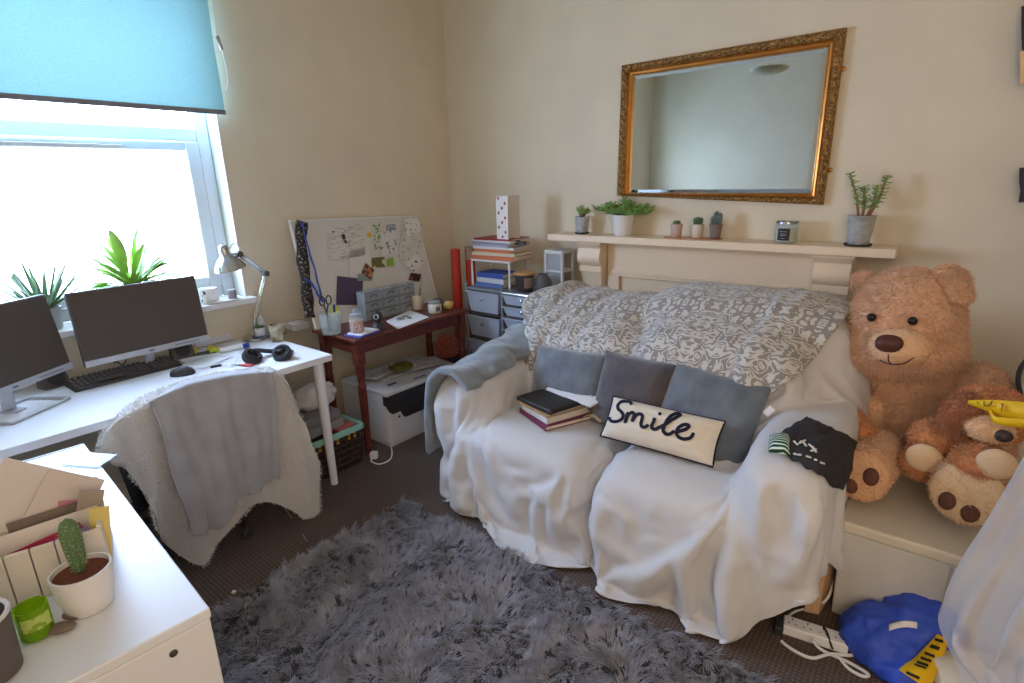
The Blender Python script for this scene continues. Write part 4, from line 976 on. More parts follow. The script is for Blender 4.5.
# ---- things on the wooden table
CLR = glass('clear_glass', (240, 246, 246), .20, .03); CLP = glass('clear_plastic', (226, 232, 236), .32, .12)
p = at_z(332, 332, TZ); p = np.array([.40, at_z(334, 334, TZ)[1]-.005, TZ+.001]); gl = thing('pencil_glass', 'clear glass tumbler full of pens and scissors at the left end of the table', 'glass', p)
hollow(G(), [(.044, 0), (.054, .004), (.064, .125)], .0025, p, base=.012).build('glass_body', CLR, gl, smooth=60)
def pen(label, dx, dy, top, m, cap):
    o = thing('highlighter_pen', label, 'pen', p+np.array([dx*.5, dy*.5, .014]), 'pens in the tumbler'); a = p+np.array([dx*.5, dy*.5, .016]); b = p+np.array([dx, dy, top]); g = G(); g.tube([a, a+(b-a)*.72], .006, 10); g.build('barrel', m, o); g = G(); g.tube([a+(b-a)*.72, b], .0068, 10); g.build('cap', cap, o)
LIMEP = mat('neon_yellow', (214, 224, 50), .4)
pen('yellow capped highlighter leaning left in the tumbler', .005, .015, .165, PAPER, LIMEP); pen('yellow capped highlighter at the right rim of the tumbler', .012, .044, .165, PAPER, LIMEP); pen('blue capped pen between the yellow highlighters', .012, .028, .175, PAPER, BLUE)
sc = thing('scissors', 'black handled scissors standing in the tumbler', 'scissors', p+np.array([-.01, -.02, .02])); a = p+np.array([-.005, -.015, .02])
g = G(); g.tube([a, a+np.array([.0, .0, .12])], .005, 6, .4); g.tube([a+np.array([0, .008, 0]), a+np.array([0, -.004, .12])], .005, 6, .4); g.build('blades', CHROME, sc)
for s in (-1, 1):
    g = G(); c0 = a+np.array([0, .0+s*.022, .185]); P_ = [c0+np.array([0, .017*math.cos(t), .026*math.sin(t)]) for t in np.linspace(0, 2*PI, 20)]; g.tube(P_, .0045, 8); g.tube([a+np.array([0, -s*.002, .11]), c0+np.array([0, -s*.006, -.024])], .0045, 8); g.build('handle', BLK, sc)
p = at_z(361, 336, TZ); p[2] = TZ
for k, (nm, lb, m, dx, hh) in enumerate((('notebook', 'blue notebook under the pink candle at the front of the table', mat('notebook_blue', (84, 96, 170), .6), 0, .010), ('notebook', 'white notepad lying on the blue notebook under the candle', PAPER, .004, .007))):
    g = G(); g.box((.56+dx, -1.385+dx, TZ+.001+k*.0105+hh/2), (.13-.02*k, .17-.015*k, hh), rotz(.12+.06*k)); tag(g.build(nm, m, smooth=0, bevel=.002), lb, 'notebook')
p = np.array([.555, -1.415, TZ+.0195]); o = thing('candle_jar', 'pink candle in a lidded glass jar on the white notepad', 'candle', p)
g = G(); g.lathe([(.002, .003), (.037, .003), (.039, .008), (.039, .070), (.002, .070)], p, 28); g.build('pink_wax', mat('pink_wax', (222, 170, 156), .4, sss=.1), o, smooth=40)
g = G(); g.lathe([(.002, 0), (.040, 0), (.042, .006), (.042, .080), (.034, .095), (.034, .102)], p, 28, cap=False); g.build('glass_body', CLR, o, smooth=50)
g = G(); g.lathe([(.034, .101), (.036, .104), (.036, .112), (.030, .116), (.012, .118), (.016, .128), (.012, .137), (.001, .138)], p, 28); g.build('glass_lid', CLP, o, smooth=50)
g = G(); g.box(p+np.array([.036, -.024, .035]), (.004, .036, .036), rotz(-.58)); g.build('jar_label', printed('jar_print', (226, 196, 186), (150, 110, 104), 90, .58), o, smooth=0)
p = np.array([at_z(379, 330, TZ)[0]-.02, at_z(379, 330, TZ)[1]+.01, TZ+.001]); o = thing('webcam', 'round black webcam on a domed foot on the wooden table', 'webcam', p)
g = G(); g.lathe([(.002, 0), (.046, 0), (.048, .008), (.040, .026), (.022, .040), (.012, .050)], p, 28); g.build('foot', BLK, o); g = G(); g.ball(p+np.array([0, 0, .080]), .036); g.build('camera_ball', BLK, o)
cdir = np.array([.62, -.70, .12]); cdir /= np.linalg.norm(cdir); RA = np.stack(axes(cdir), 1); g = G(); g.lathe([(.017, .030), (.017, .038), (.011, .039), (.009, .034), (.001, .034)], p+np.array([0, 0, .080]), 22, RA, cap=False); g.build('lens', mat('lens_ring', (170, 170, 168), .3, .6), o); g = G(); g.ball(p+np.array([0, 0, .080])+cdir*.034, .008); g.build('lens_glass', mat('lens_black', (10, 10, 12), .1), o)
q = [at_z(*c, TZ+.002) for c in ((386, 321), (398, 329), (429, 317), (410, 310))]; g = G(); g.add(q+[c-np.array([0, 0, .0012]) for c in q], [(0, 1, 2, 3), (7, 6, 5, 4)]+[(i, 4+i, 4+(i+1) % 4, (i+1) % 4) for i in range(4)]); lay('paper_sheet', 'white paper with small objects on it at the middle of the wooden table', 'paper', g, PAPER)
g = G(); a = at_z(398, 320, TZ+.006); 
P_ = [a, a+np.array([.02, .03, .006]), a+np.array([.0, .05, .004]), a+np.array([-.03, .07, .006]), a+np.array([-.02, .10, .004])]; g.tube(spline(P_, 24), .005, 6); g.ball(a+np.array([.02, .08, .003]), (.02, .012, .007)); g.ball(a+np.array([-.01, .02, .003]), (.012, .02, .008)); lay('silver_necklace', 'silver grey necklace lying on the white paper on the table', 'necklace', g, mat('tarnished_silver', (140, 138, 134), .4, .6))
g = G(); p = at_z(399, 312, TZ); g.prism([(-.02, -.035), (.02, -.035), (.014, .04), (-.014, .03)], .018, rotz(-.3), p); lay('orange_packet', 'small orange packet by the front of the plastic drawers', 'packet', g, mat('orange_card', (214, 100, 66), .6), bevel=.003)
dr = thing('organiser_drawers', 'clear plastic organiser with small drawers in front of the notice board', 'organiser', (.29, -.93, TZ))
Y0, Y1 = at_x(366, 318, .33)[1], at_x(416, 308, .33)[1]
def dbb(x0, x1, y0, y1, z0, z1): return G().bb(x0, x1, y0, y1, TZ+z0, TZ+z1)
g = dbb(.252, .33, Y0, Y1, .001, .006)
for z in (.065, .125, .190): g.bb(.252, .33, Y0, Y1, TZ+z-.003, TZ+z)
for k in range(4): y = Y0+(Y1-Y0-.003)*k/3; g.bb(.252, .33, y, y+.003, TZ, TZ+.19)
gg = G(); gg.add(np.concatenate(g.v), g.f); gg.build('organiser_body', CLP, dr, smooth=0)
for r in range(3):
    for k in range(3):
        y0 = Y0+.006+(Y1-Y0-.003)*k/3; y1 = Y0-.003+(Y1-Y0-.003)*(k+1)/3; z0 = .007+r*.061
        g = dbb(.262, .333, y0, y1, z0, z0+.05); d = g.build('drawer', CLP, dr, smooth=0)
        g = G(); c0 = np.array([.336, (y0+y1)/2, TZ+z0+.024]); g.tube([c0+np.array([.008*math.sin(t), .026*math.cos(t), .016*math.sin(t)]) for t in np.linspace(0, PI, 10)], .0036, 6); g.build('handle', mk('handle_dark', (72, 70, 72), .5), d)
        g = dbb(.27, .32, y0+.006, y1-.006, z0+.003, z0+.02+.02*rng.random()); g.build('drawer_contents', mk('mixed_beads%d' % (k % 2), ((140, 120, 100), (110, 112, 116))[k % 2], .8, vary=.4, vscale=60), d, smooth=0)
p = np.array([.35, at_x(418, 306, .35)[1], TZ+.001]); o = thing('cream_pot', 'cream cup holding a brush beside the plastic drawers', 'pot', p); hollow(G(), [(.030, 0), (.034, .004), (.042, .105)], .003, p).build('pot_body', mat('cream_glaze', (222, 206, 180), .4), o, smooth=60)
g = G(); g.tube([p+np.array([0, .01, .01]), p+np.array([-.01, .06, .22])], .003, 6); g.tube([p+np.array([0, 0, .01]), p+np.array([.01, .02, .15])], .004, 6); g.build('brush', mat('brush_grey', (140, 130, 116), .6), o)
p = np.array([.52, -.75, TZ+.001]); o = thing('white_jar', 'squat white jar with clear lid near the right end of the wooden table', 'jar', p)
g = G(); g.lathe([(.002, 0), (.042, 0), (.046, .006), (.047, .055), (.040, .064), (.002, .064)], p, 28); g.build('jar_body', mat('jar_white', (218, 212, 198), .35), o, smooth=50)
g = G(); g.lathe([(.041, .064), (.043, .068), (.043, .078), (.030, .086), (.002, .088)], p, 28); g.build('lid', CLP, o, smooth=50); g = G(); g.box(p+np.array([.043, -.012, .032]), (.006, .03, .03), rotz(-.25)); g.build('jar_label', mk('label_dark', (110, 104, 100), .6), o, smooth=0)
p = np.array([.45, -.66, TZ+.001]); o = thing('dark_jar', 'dark round jar just behind the squat white jar', 'jar', p); g = G(); g.lathe([(.002, 0), (.036, 0), (.040, .01), (.040, .06), (.030, .07), (.002, .07)], p, 24); g.build('jar_body', BLK, o, smooth=50)
p = np.array([.53, -.63, TZ+.001]); o = thing('seashell', 'cream and yellow seashell lying at the right end of the table', 'shell', p); g = G(); g.ball(p+np.array([0, 0, .030]), (.03, .036, .03)); g.tube([p+np.array([.0, .02, .03]), p+np.array([.0, .055, .045])], [.02, .003], 8); g.build('shell_body', mat('shell_cream', (206, 184, 140), .5, rgb2=(226, 186, 60), vscale=24), o)

# ---- red rolls standing in the corner
g = None
def roll(label, px, py0, py1, y, m, r):
    a = at_y(px, py0, y); o = thing('wrapping_roll', label, 'paper roll', (a[0], y, 0), 'paper rolls in the corner'); g = G(); c0 = (a[0], y, 0)
    g.lathe([(.3*r, 0), (r, 0), (r, a[2]), (.6*r, a[2]), (.55*r, a[2]-.03), (.001, a[2]-.03)], c0, 20, cap=False); g.build('roll', m, o, smooth=40); return o
REDP = mat('red_wrap', (196, 58, 40), .45)
o = roll('tall plain red wrapping roll nearest the corner of the room', 455, 249, 300, -.34, REDP, .036)
o2 = roll('red wrapping roll with pale end behind the wire shelf', 469.5, 247, 300, -.24, REDP, .036)
p = at_y(469.5, 247, -.24); g = G(); g.lathe([(.037, p[2]-.09), (.0375, p[2]-.085), (.0375, p[2]+.001), (.022, p[2]+.002)], (p[0], -.24, 0), 20, cap=False); g.build('roll_end', mat('kraft_grey', (172, 140, 116), .7), o2, smooth=40)

# ---- plastic drawer tower
GREYF = mat('tower_grey', (128, 134, 142), .5); FROST = mat('frosted_drawer', (178, 186, 200), .3, trans=.0, coat=.2); CHB2 = mat('chrome_bar', (205, 208, 212), .2, .7)
tw = thing('drawer_tower', 'grey plastic drawer tower with frosted drawers in the room corner', 'drawer unit', (.875, -.23, 0))
TYF, TYB = -.42, -.05; ZT = .872
g = G()
for x in (.512, .848, 1.228):
    for y in (TYF, TYB): g.tube([(x, y, .0), (x, y, ZT+.035)], .011, 10)
g.build('posts', GREYF, tw, smooth=50)
g = G(); g.bb(.505, .848, TYF-.004, TYB, ZT-.018, ZT-.002); g.build('top', GREYF, tw, smooth=0, bevel=.004)
g = G(); g.bb(.848, 1.235, TYF-.004, TYB, ZT-.018, ZT-.002); g.build('top', GREYF, tw, smooth=0, bevel=.004)
g = G(); g.tube([(.86, TYF-.012, ZT-.008), (1.215, TYF-.012, ZT-.008)], .009, 10); g.build('front_bar', CHB2, tw)
def drawer(x0, x1, z0, z1):
    g = G(); i = .022; t = .012; Vd = [(x0+i, TYF-.004, z0), (x1-i, TYF-.004, z0), (x1, TYF-.018, z1), (x0, TYF-.018, z1), (x0+i, TYF+.33, z0), (x1-i, TYF+.33, z0), (x1, TYF+.33, z1), (x0, TYF+.33, z1)]
    g.add(Vd, [(0, 1, 2, 3), (5, 4, 7, 6), (1, 5, 6, 2), (4, 0, 3, 7), (0, 4, 5, 1)]); d = g.build('drawer', FROST, tw, smooth=0, solid=.003)
    g = G(); g.bb(x0-.008, x1+.008, TYF-.03, TYF-.004, z1-.006, z1+.002); g.build('drawer_lip', FROST, d, smooth=0, bevel=.002)
    g = G(); g.lathe([(.006, 0), (.006, .010), (.012, .013), (.012, .020), (.004, .024)], ((x0+x1)/2, TYF-.016, z0+(z1-z0)*.66), 16, rotx(PI/2)); g.build('knob', CHB2, d)
for z0, z1 in ((.702, .848), (.520, .668), (.340, .488), (.160, .308)): drawer(.532, .828, z0, z1)
for k in range(9): z = .787-k*.0805; drawer(.868, 1.208, z, z+.062)
g = G()
for z in (.690, .508, .328, .148): g.bb(.512, .848, TYF, TYB, z-.008, z)
for k in range(9): z = .780-k*.0805; g.bb(.848, 1.228, TYF, TYB, z-.006, z)
g.build('runners', mat('runner_brown', (92, 88, 78), .6), tw, smooth=0)

# ---- on the tower: wire shelf, books, card, tin, lantern
SH = ZT; ws = thing('wire_shelf', 'small white wire shelf standing on the drawer tower under stacked books', 'shelf', (.68, -.25, SH)); WIREW = mat('white_wire', (232, 232, 232), .4)
A0, A1, B_0, B_1, WZ = .515, .862, -.35, -.14, SH+.188
for x in (A0, A1):
    g = G(); g.tube([(x, B_0, SH), (x, B_0, WZ), (x, B_1, WZ), (x, B_1, SH)], .008, 8); g.build('leg', WIREW, ws, smooth=50)
g = G(); g.tube([(A0, B_0, WZ), (A1, B_0, WZ)], .009, 8); g.tube([(A0, B_1, WZ), (A1, B_1, WZ)], .007, 8)
for k in range(1, 14): x = A0+(A1-A0)*k/14; g.tube([(x, B_0, WZ+.004), (x, B_1, WZ+.004)], .0022, 6)
g.build('wire_rack', WIREW, ws, smooth=50)
def book(label, x0, x1, y0, y1, z, h, m, yaw=0.0, name='book', group=None, cat='book', pages=True):
    c = np.array([(x0+x1)/2, (y0+y1)/2, z]); o = thing(name, label, cat, c, group, yaw); w, d = x1-x0, y1-y0; t = min(.003, h*.2)
    g = G(); g.box((0, 0, t/2), (w, d, t)); g.box((0, 0, h-t/2), (w, d, t)); g.box((0, -d/2+t/2, h/2), (w, t, h-2*t)); g.build('book_cover', m, o, smooth=0, local=True, bevel=.001)
    g = G(); g.box((0, .003, h/2), (w-.008, d-.010, h-2*t-.0006)); g.build('pages', mk('page_edges', (226, 216, 198), .85, bump=.6, bscale=300), o, smooth=0, local=True); return o
BK = 'books under the wire shelf'
BKB = mat('book_blue', (58, 92, 172), .5); BKW = mat('book_pale', (206, 210, 214), .55); BKL = mat('book_lightblue', (92, 120, 178), .5)
book('lowest blue paperback of the three under the wire shelf', .545, .80, -.36, -.18, SH, .030, BKL, .03, group=BK); book('pale grey paperback between the two blue ones under the wire shelf', .56, .815, -.355, -.175, SH+.031, .034, BKW, -.02, group=BK); book('topmost blue paperback under the wire shelf', .56, .80, -.35, -.17, SH+.066, .034, BKB, .02, group=BK)
z = WZ+.008; BK = 'books stacked on the wire shelf'
ORG = mat('book_orange', (208, 118, 76), .55); WHB = mat('book_white', (222, 220, 216), .55); LIL = mat('book_lilac', (176, 172, 200), .55); CRM = mat('book_cream', (216, 200, 170), .6); DRED = mat('book_red', (150, 36, 44), .5); GRB = mat('book_grey', (150, 150, 152), .55)
stack = [('lowest orange spined book of the stack on the wire shelf', .515, .90, .026, ORG, .02), ('tan book second from the bottom of the stack on the wire shelf', .53, .90, .020, CRM, .08), ('orange and white book in the middle of the stack on the wire shelf', .55, .89, .018, ORG, -.03), ('white magazine above the orange book in the stack', .54, .90, .014, WHB, .05),
         ('lilac spined magazine high in the stack on the wire shelf', .54, .87, .012, LIL, -.04), ('grey booklet near the top of the stack on the wire shelf', .53, .88, .014, GRB, .03), ('white pad just under the red book of the stack', .52, .90, .010, WHB, -.05), ('topmost dark red book of the stack under the greeting card', .55, .88, .010, DRED, .04)]
for lb, x0, x1, h, m, yw in stack:
    h *= 1.16; book(lb, x0, x1, -.36, -.13, z, h, m, yw, group=BK); z += h+.0008
STZ = z
p = np.array([.90, -.30, STZ-.036]); g = G(); g.tube([p+np.array([-.06, 0, .012]), p+np.array([.01, .01, .012])], [.010, .016], 10); g.box(p+np.array([.03, .015, .010]), (.05, .03, .02), rotz(.3)); lay('black_clip', 'black tool end sticking out of the book stack to the right', 'tool', g, BLK)
# greeting card: folded, standing open
def folded_card():
    a = at_y(496.5, 234, -.33); w = .095; h = at_y(497, 196, -.33)[2]-STZ; o = thing('greeting_card', 'open greeting card with red flowers standing on the book stack', 'card', (a[0], -.33, STZ))
    p0 = np.array([a[0]+.09, -.345, STZ+.001]); pf = np.array([a[0]-.005, -.31, STZ+.001]); pb = np.array([a[0]+.14, -.28, STZ+.001])
    def leaf(A, B, nm, m, hh=h):
        g = G(); d = np.cross(B-A, [0, 0, 1.0]); d = d/np.linalg.norm(d)*.0012; up = np.array([0, 0, hh]); g.add([A, B, B+up, A+up, A+d, B+d, B+up+d, A+up+d], [(0, 1, 2, 3), (7, 6, 5, 4), (0, 4, 5, 1), (1, 5, 6, 2), (2, 6, 7, 3), (3, 7, 4, 0)]); return g.build(nm, m, o, smooth=0)
    Aq = np.array([at_y(497, 233, -.35)[0], -.35, STZ+.001]); Bq = np.array([at_y(508.5, 235, -.36)[0], -.36, STZ+.001]); Cq = np.array([at_y(520, 233, -.24)[0], -.24, STZ+.001])
    leaf(Aq, Bq, 'front_leaf', mat('card_white', (232, 226, 216), .7)); leaf(Aq+np.array([.002, .006, 0]), Cq, 'back_leaf', mat('card_inside', (214, 200, 182), .7))
    g = G(); r2 = np.random.default_rng(2)
    for k in range(9):
        t = (k+.5)/9; u = .5+.32*math.sin(k*2.1); c0 = Aq+(Bq-Aq)*u+np.array([0, -.003, h*t]); X = (Bq-Aq)/np.linalg.norm(Bq-Aq)
        for s in range(5): ang = s*1.257+k; g.ball(c0+X*.006*math.cos(ang)+np.array([0, 0, .007*math.sin(ang)]), (.005, .0012, .004), None, 8, 5)
    g.build('printed_flowers', mat('flower_red', (178, 40, 46), .7), o, smooth=60)
folded_card()
p = np.array([.985, -.34, SH]); o = thing('wooden_lid_candle', 'black candle tin with a wooden lid on the drawer tower', 'candle', p); Wd = mat('pale_wood', (206, 156, 104), .55)
g = G(); g.lathe([(.002, 0), (.052, 0), (.056, .004), (.066, .118), (.002, .118)], p, 30); g.build('tin', mat('tin_dark', (66, 60, 58), .5), o, smooth=40); g = G(); g.lathe([(.002, .118), (.070, .118), (.072, .122), (.072, .132), (.002, .134)], p, 30); g.build('lid', Wd, o, smooth=40)
g = G(); 
P_ = np.array([[[p[0]+(.0605+.0085*b)*math.cos(a), p[1]+(.0605+.0085*b)*math.sin(a), p[2]+.03+.07*b] for a in np.linspace(-.95, .1, 10)] for b in (0, 1)]); g.grid(P_); g.build('tin_label', mk('label_tan', (150, 132, 112), .7), o, smooth=180)
p = np.array([1.15, -.16, SH]); o = thing('white_lantern', 'white framed two tier lantern at the back of the drawer tower', 'lantern', p); g = G(); w = .066
for sx in (-1, 1):
    for sy in (-1, 1): g.bb(p[0]+sx*w-.007, p[0]+sx*w+.007, p[1]+sy*w-.007, p[1]+sy*w+.007, SH, SH+.26)
for z_ in (.004, .13, .25): 
    for s in (-1, 1): g.bb(p[0]-w, p[0]+w, p[1]+s*w-.006, p[1]+s*w+.006, SH+z_, SH+z_+.012); g.bb(p[0]+s*w-.006, p[0]+s*w+.006, p[1]-w, p[1]+w, SH+z_, SH+z_+.012)
g.build('lantern_frame', mat('lantern_white', (206, 204, 200), .5), o, smooth=0); g = G(); g.box((p[0], p[1], SH+.268), (.16, .16, .014), taper=.92); g.build('lantern_roof', MATS['lantern_white'], o, smooth=0, bevel=.004)
g = G(); g.bb(p[0]-w, p[0]+w, p[1]-w, p[1]-w+.002, SH+.015, SH+.25); g.build('pane', CLP, o, smooth=0); g = G(); g.bb(p[0]-w, p[0]+w, p[1]+w-.003, p[1]+w, SH+.012, SH+.25); g.build('back_panel', mk('label_tan', (150, 132, 112), .7), o, smooth=0)
p = np.array([1.115, -.30, SH]); o = thing('dark_vase', 'small dark grey round vase in front of the white lantern', 'vase', p); g = G(); g.lathe([(.002, 0), (.036, 0), (.052, .02), (.060, .055), (.050, .09), (.030, .112), (.034, .125), (.028, .124), (.024, .11), (.002, .10)], p, 28, cap=False); g.build('vase_body', mat('vase_grey', (92, 90, 90), .6, vary=.2, vscale=18), o, smooth=60)

# ---- printer under the table
PRW = mat('printer_white', (206, 204, 202), .45); PRD = mat('printer_black', (46, 42, 42), .4)
P0 = at_z(408, 446, 0); ang = math.atan2(.0, 1); pr_ = thing('printer', 'white and black laser printer on the carpet under the wooden table', 'printer', (.49, -.96, 0))
x0, x1, y0, y1 = .20, .665, -1.335, -.675
G().bb(x0+.01, x1-.01, y0+.01, y1-.01, .0, .03).build('plinth', PRW, pr_, smooth=0, bevel=.004)
g = G(); g.add([(x0, y0), (x1-.02, y0), (x1, y0+.03), (x1, y0+.16), (x1-.07, y0+.20), (x1-.07, y1), (x0, y1)] and [(a, b, z) for z in (.03, .28) for a, b in ((x0, y0), (x1-.02, y0), (x1, y0+.02), (x1, y0+.13), (x1, y0+.16), (x1-.015, y1), (x0, y1))], [tuple(range(6, -1, -1)), tuple(range(7, 14))]+[(i, (i+1) % 7, 7+(i+1) % 7, 7+i) for i in range(7)])
g.bb(x0, x1-.05, y0, y1, .28, .342)
g.build('printer_body', PRW, pr_, smooth=0, bevel=.006)
prof = [(.205, 0), (.205, .115)]
g = G(); g.prism([(y0+.004, .270), (y0+.015, .240), (y0+.035, .222), (y0+.10, .222), (y0+.115, .185), (y0+.135, .168), (y1-.004, .168), (y1-.004, .342), (y0+.004, .342)], .055, np.array([[0, 0, 1.0], [1, 0, 0], [0, 1, 0]]), (x1-.047, 0, 0)); g.build('front_panel', PRD, pr_, smooth=0, bevel=.006)
G().bb(x1-.02, x1+.012, y0+.20, y1-.03, .25, .262).build('paper_slot', BLK, pr_, smooth=0)
G().bb(x0, x1+.004, y0-.004, y1+.004, .344, .372).build('scanner_lid', PRW, pr_, smooth=0, bevel=.008, segs=3)
g = G(); g.box((x1-.10, y0+.13, .3725), (.02, .07, .003)); g.build('display', PRD, pr_, smooth=0); g = G(); g.box((x1-.05, y0+.32, .3725), (.014, .10, .002)); g.build('brand_plate', mk('handle_dark', (72, 70, 72), .5), pr_, smooth=0)
g = G(); g.lathe([(.008, 0), (.008, .004), (.004, .006)], (x1+.0, y0+.085, .19), 14, roty(PI/2)); g.build('power_button', PRD, pr_)
# on the printer
rp = np.random.default_rng(8)
for k, (lb, w, h, c, yw) in enumerate((('wide white paper spread along the printer lid under the plate', .22, .46, (.38, -1.0), .05), ('folded newspaper lying over the right of the printer lid', .20, .30, (.46, -.84), -.25), ('loose sheet at the left of the printer lid', .16, .20, (.38, -1.18), .3))):
    g = G(); n = 14; P_ = np.array([[[c[0]+((j/(n-1)-.5)*w), c[1]+(i/(n-1)-.5)*h, 0] for j in range(n)] for i in range(n)]); q = P_.reshape(-1, 3)-np.array([c[0], c[1], 0]); q = q@rotz(yw).T+np.array([c[0], c[1], .3755+.009*k])
    q[:, 2] += np.array([.006+.007*nz((a[0]*12, a[1]*9, k), 1.0) for a in q]); g.grid(q.reshape(n, n, 3)); tag(g.build('paper', printed('newsprint%d' % k, (206, 204, 200), (150, 148, 146), 50, .6), smooth=180, solid=.003), lb, 'paper')
p = np.array([.44, -1.02, .399]); o = thing('plate', 'white plate of green leaves on the papers over the printer', 'plate', p); hollow(G(), [(.06, 0), (.075, .004), (.105, .016)], .003, p).build('plate_body', TERW, o, smooth=60)
g = G(); g.ball(p+np.array([0, 0, .014]), (.075, .085, .012)); strands(g, np.concatenate(g.v), list(g.f), 500, .02, .008, (0, 0, .2), .8, 3); g.build('greens', mat('olive_leaves', (112, 116, 52), .7, vary=.3, vscale=40), o, smooth=180)
p = np.array([.42, -.46, .36]); p = at_y(447, 347, -.50); o = thing('pompom_ball', 'coral red spiky pompom ball behind the printer', 'ball', p); g = G(); g.ball(p, .075, None, 20, 14); v0 = np.concatenate(g.v); strands(g, v0, list(g.f), 2600, .028, .008, (0, 0, 0), .35, 6); g.build('pompom', mat('coral_red', (190, 84, 70), .7, rgb2=(222, 150, 130), vscale=60), o, smooth=180)
g = G(); g.lathe([(.001, 0), (.09, 0), (.09, p[2]-.07), (.001, p[2]-.07)], (p[0], p[1], 0), 20); lay('storage_tub', 'dark tub on the floor carrying the coral pompom ball', 'tub', g, mat('tub_dark', (52, 46, 56), .6), bevel=.004)
# charger lead on the carpet
pg = thing('plug_lead', 'white mains plug and looped lead on the carpet by the printer', 'plug', at_z(374, 456, 0)); g = G(); p = at_z(374, 455, .022); g.box(p, (.045, .038, .044), rotz(.6)); g.build('plug', PAPER, pg, bevel=.008, smooth=0); g = G(); g.tube(spline([p+np.array([0, 0, -.014]), at_z(371, 461, .006), at_z(380, 464, .005), at_z(391, 458, .005), at_z(390, 445, .005), at_z(378, 438, .005), at_z(366, 434, .005)], 40), .0045, 8); g.build('lead', PAPER, pg)

# ---- basket under the desk end
MINT = mat('mint_plastic', (150, 206, 190), .45); BSK = mat('basket_brown', (64, 50, 44), .7)
bk = thing('storage_basket', 'brown lattice basket with mint rim under the desk corner', 'basket', (.50, -1.735, 0)); c0 = np.array([.50, -1.735]); W_, D_, H_ = .34, .40, .225
def rect(z, k): return [(c0[0]+sx*W_/2*k, c0[1]+sy*D_/2*k, z) for sx, sy in ((1, -1), (1, 1), (-1, 1), (-1, -1))]
g = G(); lo_, hi_ = rect(.0, .90), rect(H_, 1.0)
g.add(lo_, [(0, 1, 2, 3)])
for k in range(4):
    A, B, C_, D2 = map(np.array, (lo_[k], lo_[(k+1) % 4], hi_[(k+1) % 4], hi_[k]))
    for r in range(6): t = r/5.5; a, b = A+(D2-A)*t, B+(C_-B)*t; g.tube([a, b], .007, 6)
    n_ = 20 if k % 2 == 0 else 16
    for c in range(n_+1): t = c/n_; g.tube([A+(B-A)*t, D2+(C_-D2)*t], .0045, 5)
g.build('basket_lattice', BSK, bk, smooth=50)
g = G(); hi2 = rect(H_+.012, 1.02)+[rect(H_+.012, 1.02)[0]]
for k in range(4): 
    a, b = np.array(hi2[k]), np.array(hi2[k+1]); m_ = (a+b)/2; d = b-a; g.box(m_, (abs(d[0])+.018, abs(d[1])+.018, .034))
g.build('mint_rim', MINT, bk, smooth=0, bevel=.004)
for k in range(9): 
    if k in (3, 6): continue
    y = c0[1]-D_/2+.04+k*.038; G().box((c0[0]+W_/2*.985, y, H_-.022), (.012, .014, .036)).build('yellow_tie', mk('ochre', (206, 166, 40), .6), bk, smooth=0)
for k, (lb, x, y, z, dx, dy, dz, yw) in enumerate((('flat grey file box lying across the basket', .46, -1.77, .262, .26, .34, .05, .1), ('upper grey file box on top of the other in the basket', .44, -1.75, .315, .24, .30, .05, -.06))):
    g = G(); g.box((x, y, z), (dx, dy, dz), rotz(yw)); tag(g.build('file_box', mk('file_grey%d' % k, (150-16*k, 148-16*k, 146-16*k), .6), smooth=0, bevel=.004), lb, 'file box', 'file boxes in the basket')
g = G(); g.box((.56, -1.60, .225), (.13, .13, .03), rotz(.2)); lay('pink_pouch', 'small pink pouch inside the mint rimmed basket', 'pouch', g, mat('dusty_pink', (186, 104, 98), .7), bevel=.01)
g = G(); g.ball((.40, -1.66, .40), (.11, .14, .075), None, 40, 26); v = g.v[0]; 
for i in range(len(v)): v[i] += np.array([1, 1, 1])*.022*nz(v[i], 14)+.012*nz(v[i], 34); v[i, 2] = max(v[i, 2], .342)
lay('carrier_bag', 'crumpled white plastic bag on the grey file boxes under the desk', 'bag', g, mat('white_bag', (218, 214, 210), .4))
g = G(); g.tube(spline([(.04, -1.66, .70), (.05, -1.62, .55), (.06, -1.70, .42), (.08, -1.78, .3), (.06, -1.7, .02)], 24), .004, 6); g.tube(spline([(.04, -1.60, .72), (.05, -1.70, .56), (.06, -1.76, .44), (.08, -1.86, .3), (.06, -1.86, .02)], 24), .004, 6); lay('power_cables', 'thin dark cables hanging down the wall beneath the desk', 'cable', g, DARKP)
# ================================================================== ON THE SOFA: BOOKS AND SHIRT
z = .512
cz = max(drop(1.86, -1.2), drop(1.75, -1.3), drop(1.95, -1.3)); z = cz+.002
SB = 'books stacked on the sofa seat'
def sbook(label, w, d, h, m, yaw, dx=0, dy=0, bend=False):
    global z
    o = book(label, -w/2+1.865+dx, w/2+1.865+dx, -d/2-1.235+dy, d/2-1.235+dy, z, h, m, yaw, group=SB); z += h+.0015; return o
PLUM = mat('plum_cover', (120, 44, 84), .5); TAN = mat('tan_cover', (186, 150, 112), .6); LEATH = mat('black_leather', (40, 36, 36), .5, bump=.3, bscale=150)
sbook('lowest plum covered book of the stack on the sofa seat', .25, .30, .022, PLUM, -.42); sbook('thick white paged book in the middle of the sofa stack', .22, .27, .030, WHB, -.36, -.01, 0); sbook('tan notebook just under the black folder on the sofa', .22, .28, .014, TAN, -.30, -.02)
o = thing('leather_folder', 'black leather folder on the books on the sofa', 'folder', (1.845, -1.235, z)); g = G(); n = 16
P_ = np.zeros((n, n, 3))
for i in range(n):
    for j in range(n):
        a, b = (j/(n-1)-.5)*.27, (i/(n-1)-.5)*.27; P_[i, j] = (a, b, .012+.006*math.sin(a*14)-.02*max(0, -b-.09)*3)
g.grid((P_.reshape(-1, 3)@rotz(-.30).T+np.array([1.845, -1.235, z])).reshape(n, n, 3)); g.build('folder_cover', LEATH, o, smooth=180, solid=.018); z += .03
